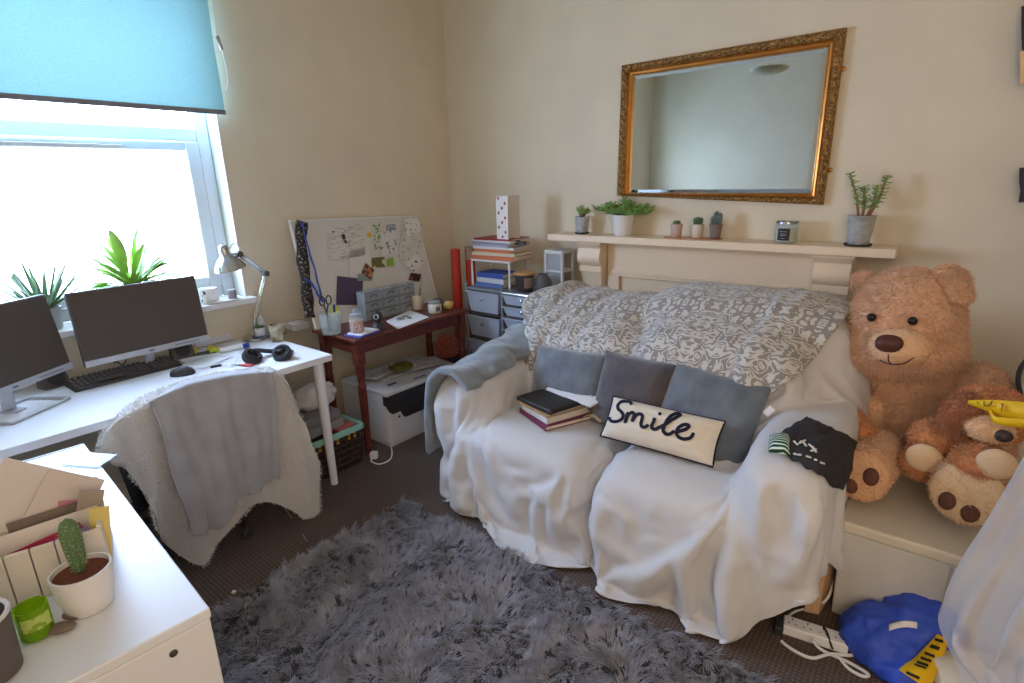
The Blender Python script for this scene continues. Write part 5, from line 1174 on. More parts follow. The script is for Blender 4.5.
o = thing('magazine', 'white magazine with dark picture resting on the black folder', 'magazine', (1.90, -1.10, z+.01)); g = G()
g.box((1.93, -1.13, z+.008), (.30, .20, .012), rotz(-.22)@rotx(.10)); g.build('magazine_pages', PAPER, o, smooth=0, bevel=.002); g = G(); g.box((1.935, -1.115, z+.0150), (.20, .10, .006), rotz(-.22)@rotx(.10)); g.build('cover_picture', printed('cover_pic', (196, 196, 204), (70, 72, 84), 30, .5), o, smooth=0)
o = thing('paper_bag', 'crumpled tan paper sticking out beside the sofa book stack', 'paper', (2.01, -1.16, cz)); g = G(); P_ = np.array([[[2.0+.10*j/9, -1.24+.16*i/9, cz+.02+.05*(j/9)*(1-j/9)*2+.012*nz((i, j, 0), .6)] for j in range(10)] for i in range(10)]); g.grid(P_); g.build('paper_body', mat('kraft', (190, 168, 140), .8), o, smooth=180, solid=.003)

SHIRT = mat('black_jersey', (44, 44, 48), .85, bump=.3, bscale=300)
def cloth_quad(px_quad, n, m, lift, amp, seed, zfall=.66):
    """folded cloth lying over the arm: photo outline mapped on the sofa surface"""
    A, B, C_, D2 = [np.array(q, float) for q in px_quad]; P_ = np.zeros((m, n, 3))
    for i in range(m):
        for j in range(n):
            u, v = j/(n-1), i/(m-1); q = (A*(1-u)+B*u)*(1-v)+(D2*(1-u)+C_*u)*v; d = ray(*q); h = BV.ray_cast(Vector(CAM), Vector(d))
            p = np.array(h[0]) if h[0] is not None and h[0][1] > -1.75 and h[0][2] > .3 else CAM+d*((zfall-.10-CAM[2])/d[2])
            e = min(1, min(u, 1-u, v, 1-v)*9); dn = -np.array(d)/np.linalg.norm(d)
            P_[i, j] = p+np.array([0, 0, .7])*(lift*(.3+.7*e))+dn*lift*.5+np.array([0, 0, 1])*amp*(nz((u*5, v*4, seed), 1.0)+.6*nz((u*11, v*6, seed+3), 1))
    for _ in range(2):
        Q = P_.copy(); Q[1:-1, 1:-1] = (P_[:-2, 1:-1]+P_[2:, 1:-1]+P_[1:-1, :-2]+P_[1:-1, 2:])/4; P_ = Q
    return P_
sh = thing('folded_shirt', 'folded black top with green and white stripes on the right sofa arm', 'shirt', at_z(815, 452, .68))
P_ = cloth_quad([(769, 446), (842, 492), (862, 447), (806, 418)], 44, 34, .032, .018, 3)
g = G(); g.grid(P_); g.build('shirt_body', SHIRT, sh, smooth=180, solid=.016, sub=1)
def strip_on(q, m, name, lift):
    P_ = cloth_quad(q, 14, 8, lift, .003, 5); g = G(); g.grid(P_); return g.build(name, m, sh, smooth=180, solid=.006)
stm = bpy.data.materials.new('green_stripes'); stm.use_nodes = True; nt = stm.node_tree; b_ = nt.nodes['Principled BSDF']; b_.inputs['Roughness'].default_value = .85
uvn = nt.nodes.new('ShaderNodeTexCoord'); wv = nt.nodes.new('ShaderNodeTexWave'); wv.inputs['Scale'].default_value = 26; wv.inputs['Distortion'].default_value = .6; wv.bands_direction = 'Y'; rr = nt.nodes.new('ShaderNodeValToRGB'); rr.color_ramp.interpolation = 'CONSTANT'
el = rr.color_ramp.elements; el[0].color = (*lin((26, 40, 34)), 1); el[1].color = (*lin((40, 130, 78)), 1); el[1].position = .35; e2 = el.new(.72); e2.color = (*lin((224, 228, 224)), 1)
nt.links.new(uvn.outputs['Object'], wv.inputs['Vector']); nt.links.new(wv.outputs['Fac'], rr.inputs[0]); nt.links.new(rr.outputs[0], b_.inputs['Base Color'])
strip_on([(768.5, 455), (789, 458), (790, 438), (770, 438)], stm, 'striped_cuff', .05)
g = G(); rs = np.random.default_rng(4)
def sh_pt(px, py):
    d = ray(px, py); bm_ = SHB.ray_cast(Vector(CAM), Vector(d)); return np.array(bm_[0]) if bm_[0] is not None else None
Vs, Fs = evaluated([o for o in bpy.data.objects if o.name == 'shirt_body'][0]); Vs = Vs+LOC[sh.name]; SHB = BVHTree.FromPolygons([tuple(v) for v in Vs], Fs)
for seg in (((794, 441), (797, 445), (801, 441)), ((800, 443), (805, 440)), ((803, 441), (806, 446)), ((809, 444), (813, 448)), ((811, 451), (816, 449)), ((812, 446), (816, 452)),
            ((794, 453.5), (796.5, 454.5)), ((798, 454.5), (801, 455)), ((806, 456), (811, 457.5)), ((814, 459.5), (817, 460)), ((820.5, 462.5), (824, 463.5))):
    q = [sh_pt(*s) for s in seg]
    if any(v is None for v in q): continue
    tow = [v+(CAM-v)/np.linalg.norm(CAM-v)*.003 for v in q]; g.tube(tow, .0055 if seg[0][1] > 452 else .0042, 6, .5)
if g.n: g.build('white_print', mat('print_white', (226, 226, 224), .7), sh, smooth=60)

# ================================================================== STORAGE BOX AND SOFT TOYS
BOXW = mat('box_grey_white', (206, 204, 198), .6); 
bx = thing('storage_box', 'large pale grey lidded storage box at the right of the sofa', 'box', (3.44, -.90, 0))
g = G(); g.add([(3.095, -1.225, 0), (3.80, -1.225, 0), (3.80, -.56, 0), (3.095, -.56, 0), (3.085, -1.235, .36), (3.81, -1.235, .36), (3.81, -.55, .36), (3.085, -.55, .36)], [(0, 3, 2, 1), (4, 5, 6, 7), (0, 1, 5, 4), (1, 2, 6, 5), (2, 3, 7, 6), (3, 0, 4, 7)]); g.build('box_body', BOXW, bx, smooth=0, bevel=.008)
G().bb(3.077, 3.82, -1.245, -.54, .362, .405).build('box_lid', mat('lid_cream', (214, 206, 188), .55), bx, smooth=0, bevel=.010, segs=3)
G().bb(3.40, 3.408, -1.238, -1.228, .01, .355).build('box_seam', mat('seam_grey', (184, 182, 178), .6), bx, smooth=0)
BT_ = .406
FUR = mat('bear_fur', (222, 178, 143), .95, bump=.8, bscale=120, sheen=.4, vary=.10, vscale=9); MUZ = mat('muzzle_plush', (228, 186, 146), .95, bump=.5, bscale=160, sheen=.3); SOLE = mat('sole_cream', (220, 188, 150), .9, bump=.4, bscale=160, sheen=.3)
NOSE = mat('nose_brown', (84, 46, 34), .6, bump=.2, bscale=300); EYE = mat('eye_black', (22, 16, 14), .08); PAD = mat('pad_brown', (96, 60, 48), .8)
def furry(name, parts, m, parent, n, L, w=.004, bias=(0, 0, -.35), vox=None, seed=1, wild=.55):
    g = G()
    for c, r, R in parts: g.ball(c, r, R, 32, 22)
    if vox: V_, F_ = voxel_skin(g, vox, 8, .5)
    else: V_, F_ = np.concatenate(g.v), list(g.f)
    gg = G(); gg.add(V_, F_); strands(gg, V_, F_, n, L, w, bias, wild, seed); return gg.build(name, m, parent, smooth=180)
bear = thing('teddy_bear', 'huge tan teddy bear sitting on the storage box against the wall', 'teddy bear', (3.28, -.62, BT_))
HC = np.array([3.138, -.63, 1.01])
fw = np.array([-.06, -1, -.10]); fw /= np.linalg.norm(fw); rt = np.cross(fw, [0, 0, 1.0]); rt /= np.linalg.norm(rt); upv = np.cross(rt, fw); tl = -.05; rt, upv = rt*math.cos(tl)+upv*math.sin(tl), upv*math.cos(tl)-rt*math.sin(tl)
HR = np.stack([rt, -fw, upv], 1)          # local x right (viewer's right), y back, z up
if rt[0] < 0: rt = -rt; HR = np.stack([rt, -fw, upv], 1)
furry('body', [((3.25, -.52, .63), (.225, .18, .26), None), ((3.20, -.55, .78), (.19, .16, .16), None)], FUR, bear, 15000, .024, vox=.022, seed=2)
hd = furry('head', [(HC+HR@np.array([0, .0, .0]), (.192, .185, .225), HR), (HC+HR@np.array([-.03, -.03, -.10]), (.185, .165, .125), HR), (HC+HR@np.array([.05, -.02, -.09]), (.16, .165, .12), HR)], FUR, bear, 17000, .022, vox=.02, seed=3)
MC = HC+HR@np.array([.012, -.205, -.030])
mz = furry('muzzle', [(MC, (.098, .075, .068), HR)], MUZ, bear, 2200, .010, .003, seed=4)
g = G(); g.ball(MC+HR@np.array([-.022, -.055, .028]), (.046, .032, .032), HR@rotx(.3), 24, 16, .85); g.build('nose', NOSE, bear, smooth=180)
g = G(); g.tube(spline([MC+HR@np.array(q) for q in ((-.018, -.083, -.004), (-.016, -.084, -.026), (-.010, -.080, -.040))], 8), .0025, 6); g.tube(spline([MC+HR@np.array(q) for q in ((-.046, -.070, -.036), (-.010, -.081, -.043), (.030, -.074, -.036), (.058, -.056, -.014))], 16), .0025, 6); g.build('mouth_stitch', NOSE, bear)
for x in (-.088, .044):
    g = G(); g.ball(HC+HR@np.array([x, -.180+.13*abs(x), .066]), .0165); g.build('eye', EYE, bear, smooth=180)
e1 = HC+HR@np.array([.125, -.01, .180]); e2 = HC+HR@np.array([-.165, .05, .15])
g = G(); g.ball(e1, (.070, .030, .062), HR@roty(.55)@rotx(-.5), 24, 16); g.ball(e1+HR@np.array([.035, -.035, -.03]), (.055, .022, .050), HR@roty(.7)@rotx(-1.0), 24, 16)
gg = G(); V_, F_ = voxel_skin(g, .010, 4, .5); gg.add(V_, F_); strands(gg, V_, F_, 2600, .018, .004, (0, 0, -.2), .6, 5); gg.build('ear', FUR, bear, smooth=180)
g = G(); g.box(e1+HR@np.array([-.028, -.045, -.018]), (.045, .014, .016), HR@roty(.2)); g.build('ear_lining', SOLE, bear, bevel=.006)
furry('ear', [(e2, (.045, .03, .042), HR)], FUR, bear, 1100, .018, seed=6)
furry('arm', [((3.405, -.60, .76), (.105, .10, .12), None), ((3.455, -.64, .65), (.10, .105, .16), roty(-.25)), ((3.46, -.72, .54), (.085, .10, .10), None)], FUR, bear, 8000, .024, vox=.02, seed=7)
furry('arm', [((3.05, -.50, .74), (.07, .08, .10), None), ((3.09, -.62, .58), (.06, .08, .13), None)], FUR, bear, 2500, .022, vox=.02, seed=8)
def paw(px, py, y, r, hip, seed, sole_m, pads):
    c = at_y(px, py, y); furry('leg', [(c+np.array([0, .05, 0]), (r, .07, r*1.05), None), ((c+np.array(hip))/2+np.array([0, .03, 0]), (r*.92, .16, r*.95), None)], FUR, bear, 5200, .022, vox=.02, seed=seed)
    ft = G(); d = np.array([-.12, -1, .22]); d /= np.linalg.norm(d); R = np.stack(axes(d), 1); g2 = G(); g2.ball(c+np.array([0, -.012, 0]), (r*.97, r*1.0, .035), R, 28, 14)
    V2, F2 = np.concatenate(g2.v), list(g2.f); gs = G(); gs.add(V2, F2); strands(gs, V2, F2, 2600, .010, .003, (0, 0, -.3), .6, seed+3); s_ = gs.build('sole', sole_m, bear, smooth=180)
    for qx, qy, pr in pads:
        e = at_y(qx, qy, y-.048); g3 = G(); g3.ball(e, (pr*.85, pr*1.1, .014), R, 18, 10); g3.build('paw_pad', PAD, s_, smooth=180)
paw(862, 474, -1.10, .092, (3.16, -.75, .52), 11, mat('sole_shaded_tan', (222, 176, 138), .9, bump=.4, bscale=160), [(851, 486, .026), (871, 477, .030)])  # darker sole: weaker light on this foot is put into its colour
paw(967, 492, -1.12, .102, (3.38, -.75, .52), 12, mat('sole_lit_pale', (226, 196, 160), .9, bump=.8, bscale=120), [(947, 501, .028), (970, 512, .032)])  # paler sole: brighter light on this foot is put into its colour
# the second, orange brown soft toy lying on the big bear's lap
ORF = mat('ginger_fur', (206, 138, 88), .95, bump=.8, bscale=120, sheen=.4, vary=.2, vscale=14)
DKF = mat('chestnut_fur', (168, 106, 66), .95, bump=.8, bscale=120, sheen=.4, vary=.2, vscale=14)
pup = thing('plush_dog', 'ginger plush toy dog with pale muzzle lying in front of the big bear', 'soft toy', at_y(975, 430, -.95))
hc2 = at_y(990, 414, -.97); furry('head', [(hc2, (.112, .10, .092), None)], ORF, pup, 5200, .018, seed=21)
e_ = at_y(961, 414, -1.05); furry('ear', [(e_, (.050, .04, .082), roty(.25))], DKF, pup, 2200, .018, seed=22)
m2c = at_y(988, 428, -1.07); furry('muzzle', [(m2c, (.068, .055, .042), roty(.12))], MUZ, pup, 1500, .009, .003, seed=23)
g = G(); g.ball(at_y(1003, 436, -1.115), (.026, .016, .020), None, 18, 12); g.build('nose', mat('toy_nose', (62, 48, 48), .4), pup, smooth=180)
g = G(); g.ball(at_y(1001, 419, -1.07), .012); g.build('eye', EYE, pup, smooth=180)
furry('body', [(at_y(936, 440, -.92), (.085, .085, .085), None), (at_y(962, 448, -.90), (.10, .09, .10), None)], ORF, pup, 4600, .018, vox=.02, seed=24)
lg = furry('leg', [(at_y(980, 462, -1.08), (.075, .07, .062), roty(-.2))], ORF, pup, 2600, .016, seed=25); g = G(); c = at_y(996, 464, -1.14); g.ball(c, (.052, .022, .050), None, 20, 12); g.build('sole', SOLE, lg, smooth=180)
lg = furry('leg', [(at_y(922, 462, -.97), (.066, .07, .062), None)], ORF, pup, 1800, .014, seed=26); g = G(); g.ball(at_y(924, 458, -1.04), (.055, .022, .052), None, 20, 12); g.build('sole', SOLE, lg, smooth=180)
p2 = thing('plush_toy', 'small ginger soft toy squeezed between sofa arm and big bear', 'soft toy', at_y(860, 432, -.86))
furry('body', [(at_y(862, 436, -.86), (.055, .06, .06), None), (at_y(852, 418, -.84), (.045, .05, .045), None)], ORF, p2, 2600, .018, vox=.016, seed=27)
# yellow strap held across the toy dog
TAPE = mat('yellow_tape', (238, 190, 20), .5)
tp = thing('yellow_strap', 'yellow strap with dark lettering lying across the plush dog', 'strap', at_y(1000, 408, -1.12))
def ribbon(pts, w, m, parent, name, n=30, thick=.002, tilt=(0, 0, 1)):
    P0 = spline(pts, n); rows = []
    for i, p in enumerate(P0):
        d = P0[min(i+1, n-1)]-P0[max(i-1, 0)]; d /= np.linalg.norm(d); s = np.array(tilt, float); s = s-d*np.dot(s, d); s /= np.linalg.norm(s); ww = w[0]+(w[1]-w[0])*i/(n-1); rows.append([p-s*ww/2, p+s*ww/2])
    g = G(); g.grid(np.array(rows)); return g.build(name, m, parent, smooth=180, solid=thick), P0
ribbon([at_y(968, 402, -1.13), at_y(985, 405, -1.17), at_y(1003, 409, -1.19), at_y(1030, 415, -1.21)], (.012, .075), TAPE, tp, 'strap_band')
ribbon([at_y(990, 411, -1.18), at_y(993, 418, -1.20), at_y(1003, 421.5, -1.21), at_y(1030, 424, -1.22)], (.015, .030), TAPE, tp, 'strap_fold')
g = G()
def stroke(px, w=.0035): g.tube([at_y(x, y, yy) for x, y, yy in px], w, 6, .4)
stroke([(984, 401, -1.178), (984, 405, -1.178), (987, 406.5, -1.182), (991, 405, -1.186), (992, 401, -1.186)]); stroke([(1001, 404, -1.196), (1003.5, 404.5, -1.198)]); stroke([(1003, 404, -1.198), (1001.5, 411, -1.198)]); stroke([(977, 402, -1.162), (979, 404, -1.166)], .0025)
g.build('strap_lettering', mat('olive_ink', (104, 92, 20), .7), tp, smooth=60)

# ================================================================== FLOOR AT THE RIGHT
# extension lead
el_ = thing('extension_lead', 'white extension lead with sockets on the carpet right of the sofa', 'extension lead', at_z(812, 634, 0))
a, b = at_z(783, 624, .02), at_z(848, 645, .02); d = b-a; L = np.linalg.norm(d); yw = math.atan2(d[1], d[0]); c = (a+b)/2; R = rotz(yw); c[2] = .021
g = G(); g.box(c, (L, .062, .040), R); g.build('socket_strip', PAPER, el_, smooth=0, bevel=.006, segs=3)
SLOT = mat('slot_dark', (70, 68, 68), .6)
for k in range(4):
    g = G(); q = c+R@np.array([-L*.36+k*L*.24, 0, .0205])
    g.box(q+R@np.array([0, .014, 0]), (.004, .009, .002), R)
    for s in (-1, 1): g.box(q+R@np.array([s*.011, -.008, 0]), (.007, .003, .002), R)
    g.build('socket', SLOT, el_, smooth=0)
g = G(); q = c+R@np.array([.015, 0, .0]); 
P_ = [q+R@np.array([.012*t, .036*math.cos(t*1.0)*1.0, .026*math.sin(t)]) for t in np.linspace(-.3, PI+.3, 10)]; g.tube(P_, .004, 6); g.build('cable_tie', BLK, el_)
g = G(); g.tube(spline([at_z(848, 646, .02), at_z(858, 646, .012), at_z(852, 655, .006), at_z(830, 654, .006), at_z(812, 658, .006), at_z(793, 650, .006), at_z(781, 641, .008)], 40), .0055, 8); g.tube(spline([at_z(812, 640, .044), at_z(822, 650, .008), at_z(848, 662, .006), at_z(868, 674, .006), at_z(862, 676, .006), at_z(848, 668, .006), at_z(838, 656, .012)], 40), .0055, 8); g.build('white_flex', PAPER, el_)
g = G(); g.box(at_z(779, 627, .02), (.03, .05, .04), R); g.build('black_plug', BLK, el_, smooth=0, bevel=.006)
o = thing('wood_block', 'pale wooden board standing on the carpet beside the sofa leg', 'wood', at_z(812, 606, 0)); a = at_z(804, 612, 0); b = at_z(819, 615, 0)
g = G(); n_ = np.array([.55, .8, 0]); g.add([a, b, b+np.array([.03, .25, 0]), a+np.array([.03, .25, 0])]+[q+np.array([0, 0, .20]) for q in (a, b, b+np.array([.03, .25, 0]), a+np.array([.03, .25, 0]))], [(0, 3, 2, 1), (4, 5, 6, 7), (0, 1, 5, 4), (1, 2, 6, 5), (2, 3, 7, 6), (3, 0, 4, 7)]); g.build('board', mat('raw_pine', (220, 184, 146), .7, rgb2=(206, 164, 124), vscale=5, stretch=(8, 8, .6)), o, smooth=0, bevel=.003)
g = G(); g.tube(spline([at_z(834, 565, .10), at_z(832, 585, .08), at_z(826, 600, .06), at_z(812, 607, .01), at_z(796, 611, .006), at_z(786, 618, .006)], 30), .0045, 8); lay('white_flex', 'white flex running up beside the sofa from the carpet', 'cable', g, PAPER)
# grey fluff pushed under the sofa side
g = G(); cF = np.array([3.04, -1.10, .20])
for k in range(7): g.ball(cF+np.array([.0+.01*math.sin(k*2), .07*math.sin(k*3.1), -.12+.045*k]), (.04, .09, .05), None, 16, 10)
V_, F_ = voxel_skin(g, .02, 4, .5); g = G(); g.add(V_, F_); strands(g, V_, F_, 3600, .05, .003, (0, 0, -.6), .7, 31); lay('fluffy_scarf', 'dark grey fluffy bundle stuffed between sofa and storage box', 'bundle', g, mat('fluff_grey', (122, 118, 116), .9))
g = None
# blue bag
BLUEB = mat('blue_bag', (52, 84, 200), .55, bump=.2, bscale=200)
bg_ = thing('blue_bag', 'crumpled blue bag with white label and yellow handle on the carpet', 'bag', at_z(900, 650, 0))
g = G(); cb_ = at_z(897, 648, .10); 
g.ball(at_z(888, 638, .06), (.15, .13, .10), rotz(.4), 60, 40); g.ball(at_z(918, 630, .09), (.13, .12, .12), None, 60, 40); g.ball(at_z(905, 660, .04), (.16, .13, .07), rotz(-.4), 60, 40); V_, F_ = voxel_skin(g, .012, 3, .5)
Nn = normals(V_, F_)
for i in range(len(V_)):
    q = V_[i]; k = .030*(abs(nz((q[0]*1.0, q[1]*1.0, q[2]*.8), 9.0))-.25)+.016*(abs(nz(q, 21.0, 3))-.2)+.006*nz(q, 50, 2); V_[i] += Nn[i]*k; V_[i, 2] = max(.003, V_[i, 2])
g = G(); g.add(V_, F_); g.build('bag_body', BLUEB, bg_, smooth=60)
BB_ = BVHTree.FromPolygons([tuple(v) for v in V_], F_)
def on_bag(px, py, lift=.006, z=.05):
    d = ray(px, py); h = BB_.ray_cast(Vector(CAM), Vector(d)); p = np.array(h[0]) if h[0] is not None else at_z(px, py, z); return p-d/np.linalg.norm(d)*lift
P_ = np.array([[on_bag(889+28*j/9+.0*i, (624.5-2.5*math.sin(j/9*PI)-j*.25)+6.5*i/3) for j in range(10)] for i in range(4)]); g = G(); g.grid(P_); g.build('white_label', LAB, bg_, smooth=180, solid=.003, label='plain white label')
hpts = [on_bag(943, 637, .015), on_bag(937, 648, .03), on_bag(929, 660, .035), on_bag(921, 670, .03), on_bag(914, 680, .025, .03)]
_, P0 = ribbon(hpts, (.030, .085), TAPE, bg_, 'yellow_handle', tilt=(1, .4, .2))
g = G()
for t in (3, 7, 8.5, 12, 15, 18, 20, 27): 
    i = int(t); d = P0[i+1]-P0[i]; d /= np.linalg.norm(d); s = np.array([1, .4, .2]); s = s-d*np.dot(s, d); s /= np.linalg.norm(s); vw = (CAM-P0[i])/np.linalg.norm(CAM-P0[i]); w = .011+.010*i/29; o_ = P0[i]+vw*.006-s*w*.2; g.tube([o_-s*w+d*.004, o_+s*w*.6-d*.004], .0042 if i % 3 else .0065, 6, .5)
g.build('handle_lettering', mat('black_ink', (30, 28, 24), .7), bg_, smooth=60)
# cream cushion on the floor under the net
g = G(); pillow(g, .40, .36, .15, 26, seed=9); R_ = rotz(-.9)@rotx(PI/2-.10); gg = G(); gg.add(np.concatenate(g.v), g.f, R_, at_z(1012, 708, .075)); lay('floor_pillow', 'cream floor pillow half under the white net', 'pillow', gg, mat('cream_cotton', (224, 214, 192), .85, bump=.2, bscale=300))
# white sheer net hanging at the right
NET = sheer('white_net', (232, 230, 234), .55, transl=.35)
nt_ = thing('sheer_net', 'white sheer net curtain hanging at the right edge of the photo', 'net curtain', (3.62, -1.75, 0))
n, m_ = 140, 70; P_ = np.zeros((m_, n, 3)); top = np.array([3.72, -1.60, 2.35])
ex = [(1046, 330), (1024, 430), (985, 505), (950, 560), (934, 600), (936, 622), (952, 655), (968, 676), (978, 690)]
E_ = spline([at_y(x, y, yy) for (x, y), yy in zip(ex, (-1.46, -1.45, -1.46, -1.47, -1.48, -1.50, -1.53, -1.56, -1.60))], m_-14)
E_ = np.concatenate([spline([top, (top+E_[0])/2+np.array([0, .0, -.1]), E_[0]], 15)[:-1], E_])
for i in range(m_):
    v = i/(m_-1); e = E_[i]
    for j in range(n):
        u = j/(n-1); far = np.array([3.98, -2.02, e[2]*.9+.06]); far = far*(min(1, v*3))+np.array([top[0]+.05, top[1]-.06, e[2]])*(1-min(1, v*3))
        p = e*(1-u)+far*u; k = min(1, v*2.2); f = .028*k*math.sin(u*30+2.2*math.sin(v*4)+1.5*nz((u*5, v*3, 1), 1.0))+.018*k*math.sin(u*63+v*5)
        p = p+np.array([f*.55, -abs(f)*.9-.05*k*math.sin(u*PI), .02*nz((u*4, v*5, 8), 1.0)]); p[2] = max(p[2], .004+.004*math.sin(u*20)**2)
        P_[i, j] = p
g = G(); g.grid(P_); g.build('net_cloth', NET, nt_, smooth=180)
# hem of the net, doubled and more opaque
g = G(); g.tube([top, top+np.array([0, 0, RZ-2.35])], .003, 6); g.lathe([(.03, 0), (.04, .012), (.01, .03)], top-np.array([0, 0, .01]), 18); g.build('hanging_cord', PAPER, nt_)
# bag with strap and dark things at the far right edge
o = thing('canvas_bag', 'pale canvas bag with black strap leaning at the far right wall', 'bag', (3.52, -.55, .0)); c = at_y(1050, 392, -.62); g = G(); c[2] = .672; g.ball(c, (.10, .08, .265), None, 24, 16, .6); g.build('bag_body', mat('canvas_pale', (214, 206, 192), .8), o, smooth=180)
g = G(); g.tube(spline([at_y(1040, 345, -.68), at_y(1021, 368, -.72), at_y(1019, 388, -.73), at_y(1030, 412, -.72)], 16), .010, 8, .4); g.build('strap', BLK, o)
rl = thing('clothes_hook_rail', 'wooden hook rail on the back wall past the right edge', 'hook rail', (3.62, -.02, 2.05)); G().bb(3.36, 3.95, -.022, 0, 2.40, 2.47).build('rail', mk('dark_wood_foot', (46, 34, 28), .5), rl, smooth=0, bevel=.003)
for lab, x0, z0, z1, m in (('black garment hanging from the rail at the upper right edge', 3.345, 2.04, 2.40, SHIRT), ):
    pass
def garment(name, label, cat, px0, py0, py1, y, w, m, th=.05, loop=None):
    a, b = at_y(px0, py0, y), at_y(px0+1, py1, y); n = 24; P_ = np.zeros((n, n, 3))
    for i in range(n):
        for j in range(n):
            u, v = j/(n-1), i/(n-1); e = a*(1-v)+b*v; P_[i, j] = e+np.array([u*w, -.02-.02*math.sin(u*11+v*2)*v, .012*math.sin(u*7)*v])
    g = G(); g.grid(P_)
    if loop: g.tube([P_[0, n//2]+np.array([0, 0, -.01]), (P_[0, n//2]+np.array([0, 0, loop]))*np.array([1, 0, 1])+np.array([0, -.03, 0])], .004, 6)
    return tag(g.build(name, m, smooth=180, solid=th*.5), label, cat)
garment('hanging_garment', 'dark hanging garment at the upper right edge of the photo', 'garment', 1021, 8, 80, -.05, .26, mat('brown_black', (66, 56, 53), .85), loop=.18)
garment('hanging_tag', 'small orange and white tag below the upper hanging garment', 'tag', 1019, 52, 86, -.075, .20, mat('tag_peach', (236, 190, 140), .6), .01, .06)
garment('dark_bag', 'dark hanging bag at the right edge halfway up the wall', 'bag', 1019, 168, 202, -.06, .22, mat('bag_black', (60, 53, 55), .8), .05, .75)
# little bits on the carpet
g = G(); p = at_z(545, 575, .006); g.tube([p, p+np.array([.018, .02, .0])], .005, 8); lay('pen_cap', 'small blue pen cap on the rug edge by the sofa', 'pen cap', g, BLUE)
g = G(); p = at_z(234, 592, .006); g.box(p, (.014, .012, .008), rotz(.5)); lay('paper_scrap', 'tiny white scrap on the carpet by the rug', 'scrap', g, PAPER)
# ================================================================== ON THE MANTEL
TIN = mat('galvanised', (186, 188, 188), .45, .25, vary=.14, vscale=40, bump=.2, bscale=60); JADE = mat('jade_green', (134, 172, 92), .4, vary=.2, vscale=16); JADE2 = mat('young_green', (146, 170, 98), .45, vary=.2, vscale=20)
def mpt(px, py, y): return np.array([at_y(px, py, y)[0], y, MZ+.0005])
p = mpt(582, 233, -.10); sc_ = thing('dark_coaster', 'dark round saucer under the small tin pot', 'saucer', p); hollow(G(), [(.042, 0), (.046, .004), (.047, .010)], .003, p).build('saucer_body', BLK, sc_, smooth=60)
p = p+np.array([0, 0, .0045]); o, t = pot_plant('succulent_plant', 'small bushy succulent in a tin pot at the left end of the mantelpiece', p, [(.034, 0), (.037, .003), (.048, .105)], TIN)
g = G(); st = G(); rng = np.random.default_rng(9)
def rosette(g, c, n, L, w, e0=.2, e1=1.2, shape='round', fold=.3, rng=rng):
    for k in range(n): a = k*2.39996; e = e0+(e1-e0)*rng.random(); leafblade(g, c, (math.cos(a)*math.cos(e), math.sin(a)*math.cos(e), math.sin(e)), 0, L*(.8+.4*rng.random()), w, fold=fold, n=6, droop=.1, shape=shape)
for k in range(12): a = k*2.4; r = .012+.018*rng.random(); b = t+np.array([r*math.cos(a), r*math.sin(a), .02+.035*rng.random()]); st.tube([t+np.array([r*.4*math.cos(a), r*.4*math.sin(a), 0]), b], .0025, 5); rosette(g, b, 9, .034, .017)
g.build('leaves', JADE2, o, smooth=180, solid=.003); st.build('stems', mat('stem_brown', (120, 92, 62), .7), o)
p = mpt(622.5, 236, -.11); o, t = pot_plant('jade_plant', 'leafy green jade plant in tapered white pot left on the mantelpiece', p, [(.050, 0), (.053, .004), (.072, .128)], TERW)
g = G(); st = G()
for k in range(24):
    a = k*2.39996; e = .15+.95*rng.random(); L = .08+.09*rng.random(); d = np.array([math.cos(a)*math.cos(e)*1.15, math.sin(a)*math.cos(e)*.7, math.sin(e)*.75]); b = t+d*L; st.tube([t, t+d*L*.5+np.array([0, 0, .01]), b], [.005, .004, .003], 6)
    for s in (.5, .75, 1.0): rosette(g, t+d*L*s, 5, .045, .024, -.1, 1.1)
b = t+np.array([.13, -.01, .035]); st.tube([t, t+np.array([.06, 0, .035]), b], [.005, .004, .003], 6)
for s in (.4, .7, 1.0): rosette(g, t+(b-t)*s+np.array([0, 0, .012]), 6, .045, .022, -.2, 1.0)
g.build('leaves', JADE, o, smooth=180, solid=.003); st.build('stems', MATS['stem_brown'], o)
tr = thing('copper_tray', 'flat copper tray under the three little cacti on the mantelpiece', 'tray', mpt(696, 239, -.10)); p = mpt(696, 239, -.10); g = G(); a, b = mpt(664.5, 238, -.10), mpt(722, 240, -.10)
pts = []
for k in range(40): th = 2*PI*k/40; c_, s_ = math.cos(th), math.sin(th); pts.append((np.sign(c_)*abs(c_)**.6*(b[0]-a[0])/2, np.sign(s_)*abs(s_)**.6*.055))
g.prism(pts, .005, None, (a+b)/2); g.build('tray_body', mat('copper', (206, 138, 98), .3, .8), tr, smooth=0, bevel=.002)
CAC = mat('cactus_green', (70, 104, 62), .6, vary=.15, vscale=30); CAC2 = mat('cactus_blue', (84, 104, 98), .6, vary=.15, vscale=30); SPN = mat('spine_white', (206, 200, 180), .8)
def cactus(o, base, r, h, m, ribs=11, arms=(), seed=1):
    g = G(); nv, nu = 18, ribs*6; P_ = np.zeros((nv, nu, 3))
    for i in range(nv):
        t = i/(nv-1); rr = r*(math.sin(min(1, t*1.15+.0)*PI*.5)**.25 if t < .7 else 1.0)*(math.sqrt(max(0, 1-((t-.7)/.3)**2)) if t > .7 else 1.0)*(.86+.14*min(1, t*3))
        for k in range(nu): a = 2*PI*k/nu; q = rr*(1+.10*math.cos(ribs*a)); P_[i, k] = (q*math.cos(a), q*math.sin(a), h*t)
    g.grid(P_, closed_u=True); V_ = np.concatenate(g.v); gg = G(); gg.add(V_, g.f, None, base); gg.build('cactus_stem', m, o, smooth=180)
    gs = G(); strands(gs, V_+np.array(base), list(g.f), 500, .006+.10*r, .0009, (0, 0, .2), .5, seed); gs.build('spines', SPN, o, smooth=0)
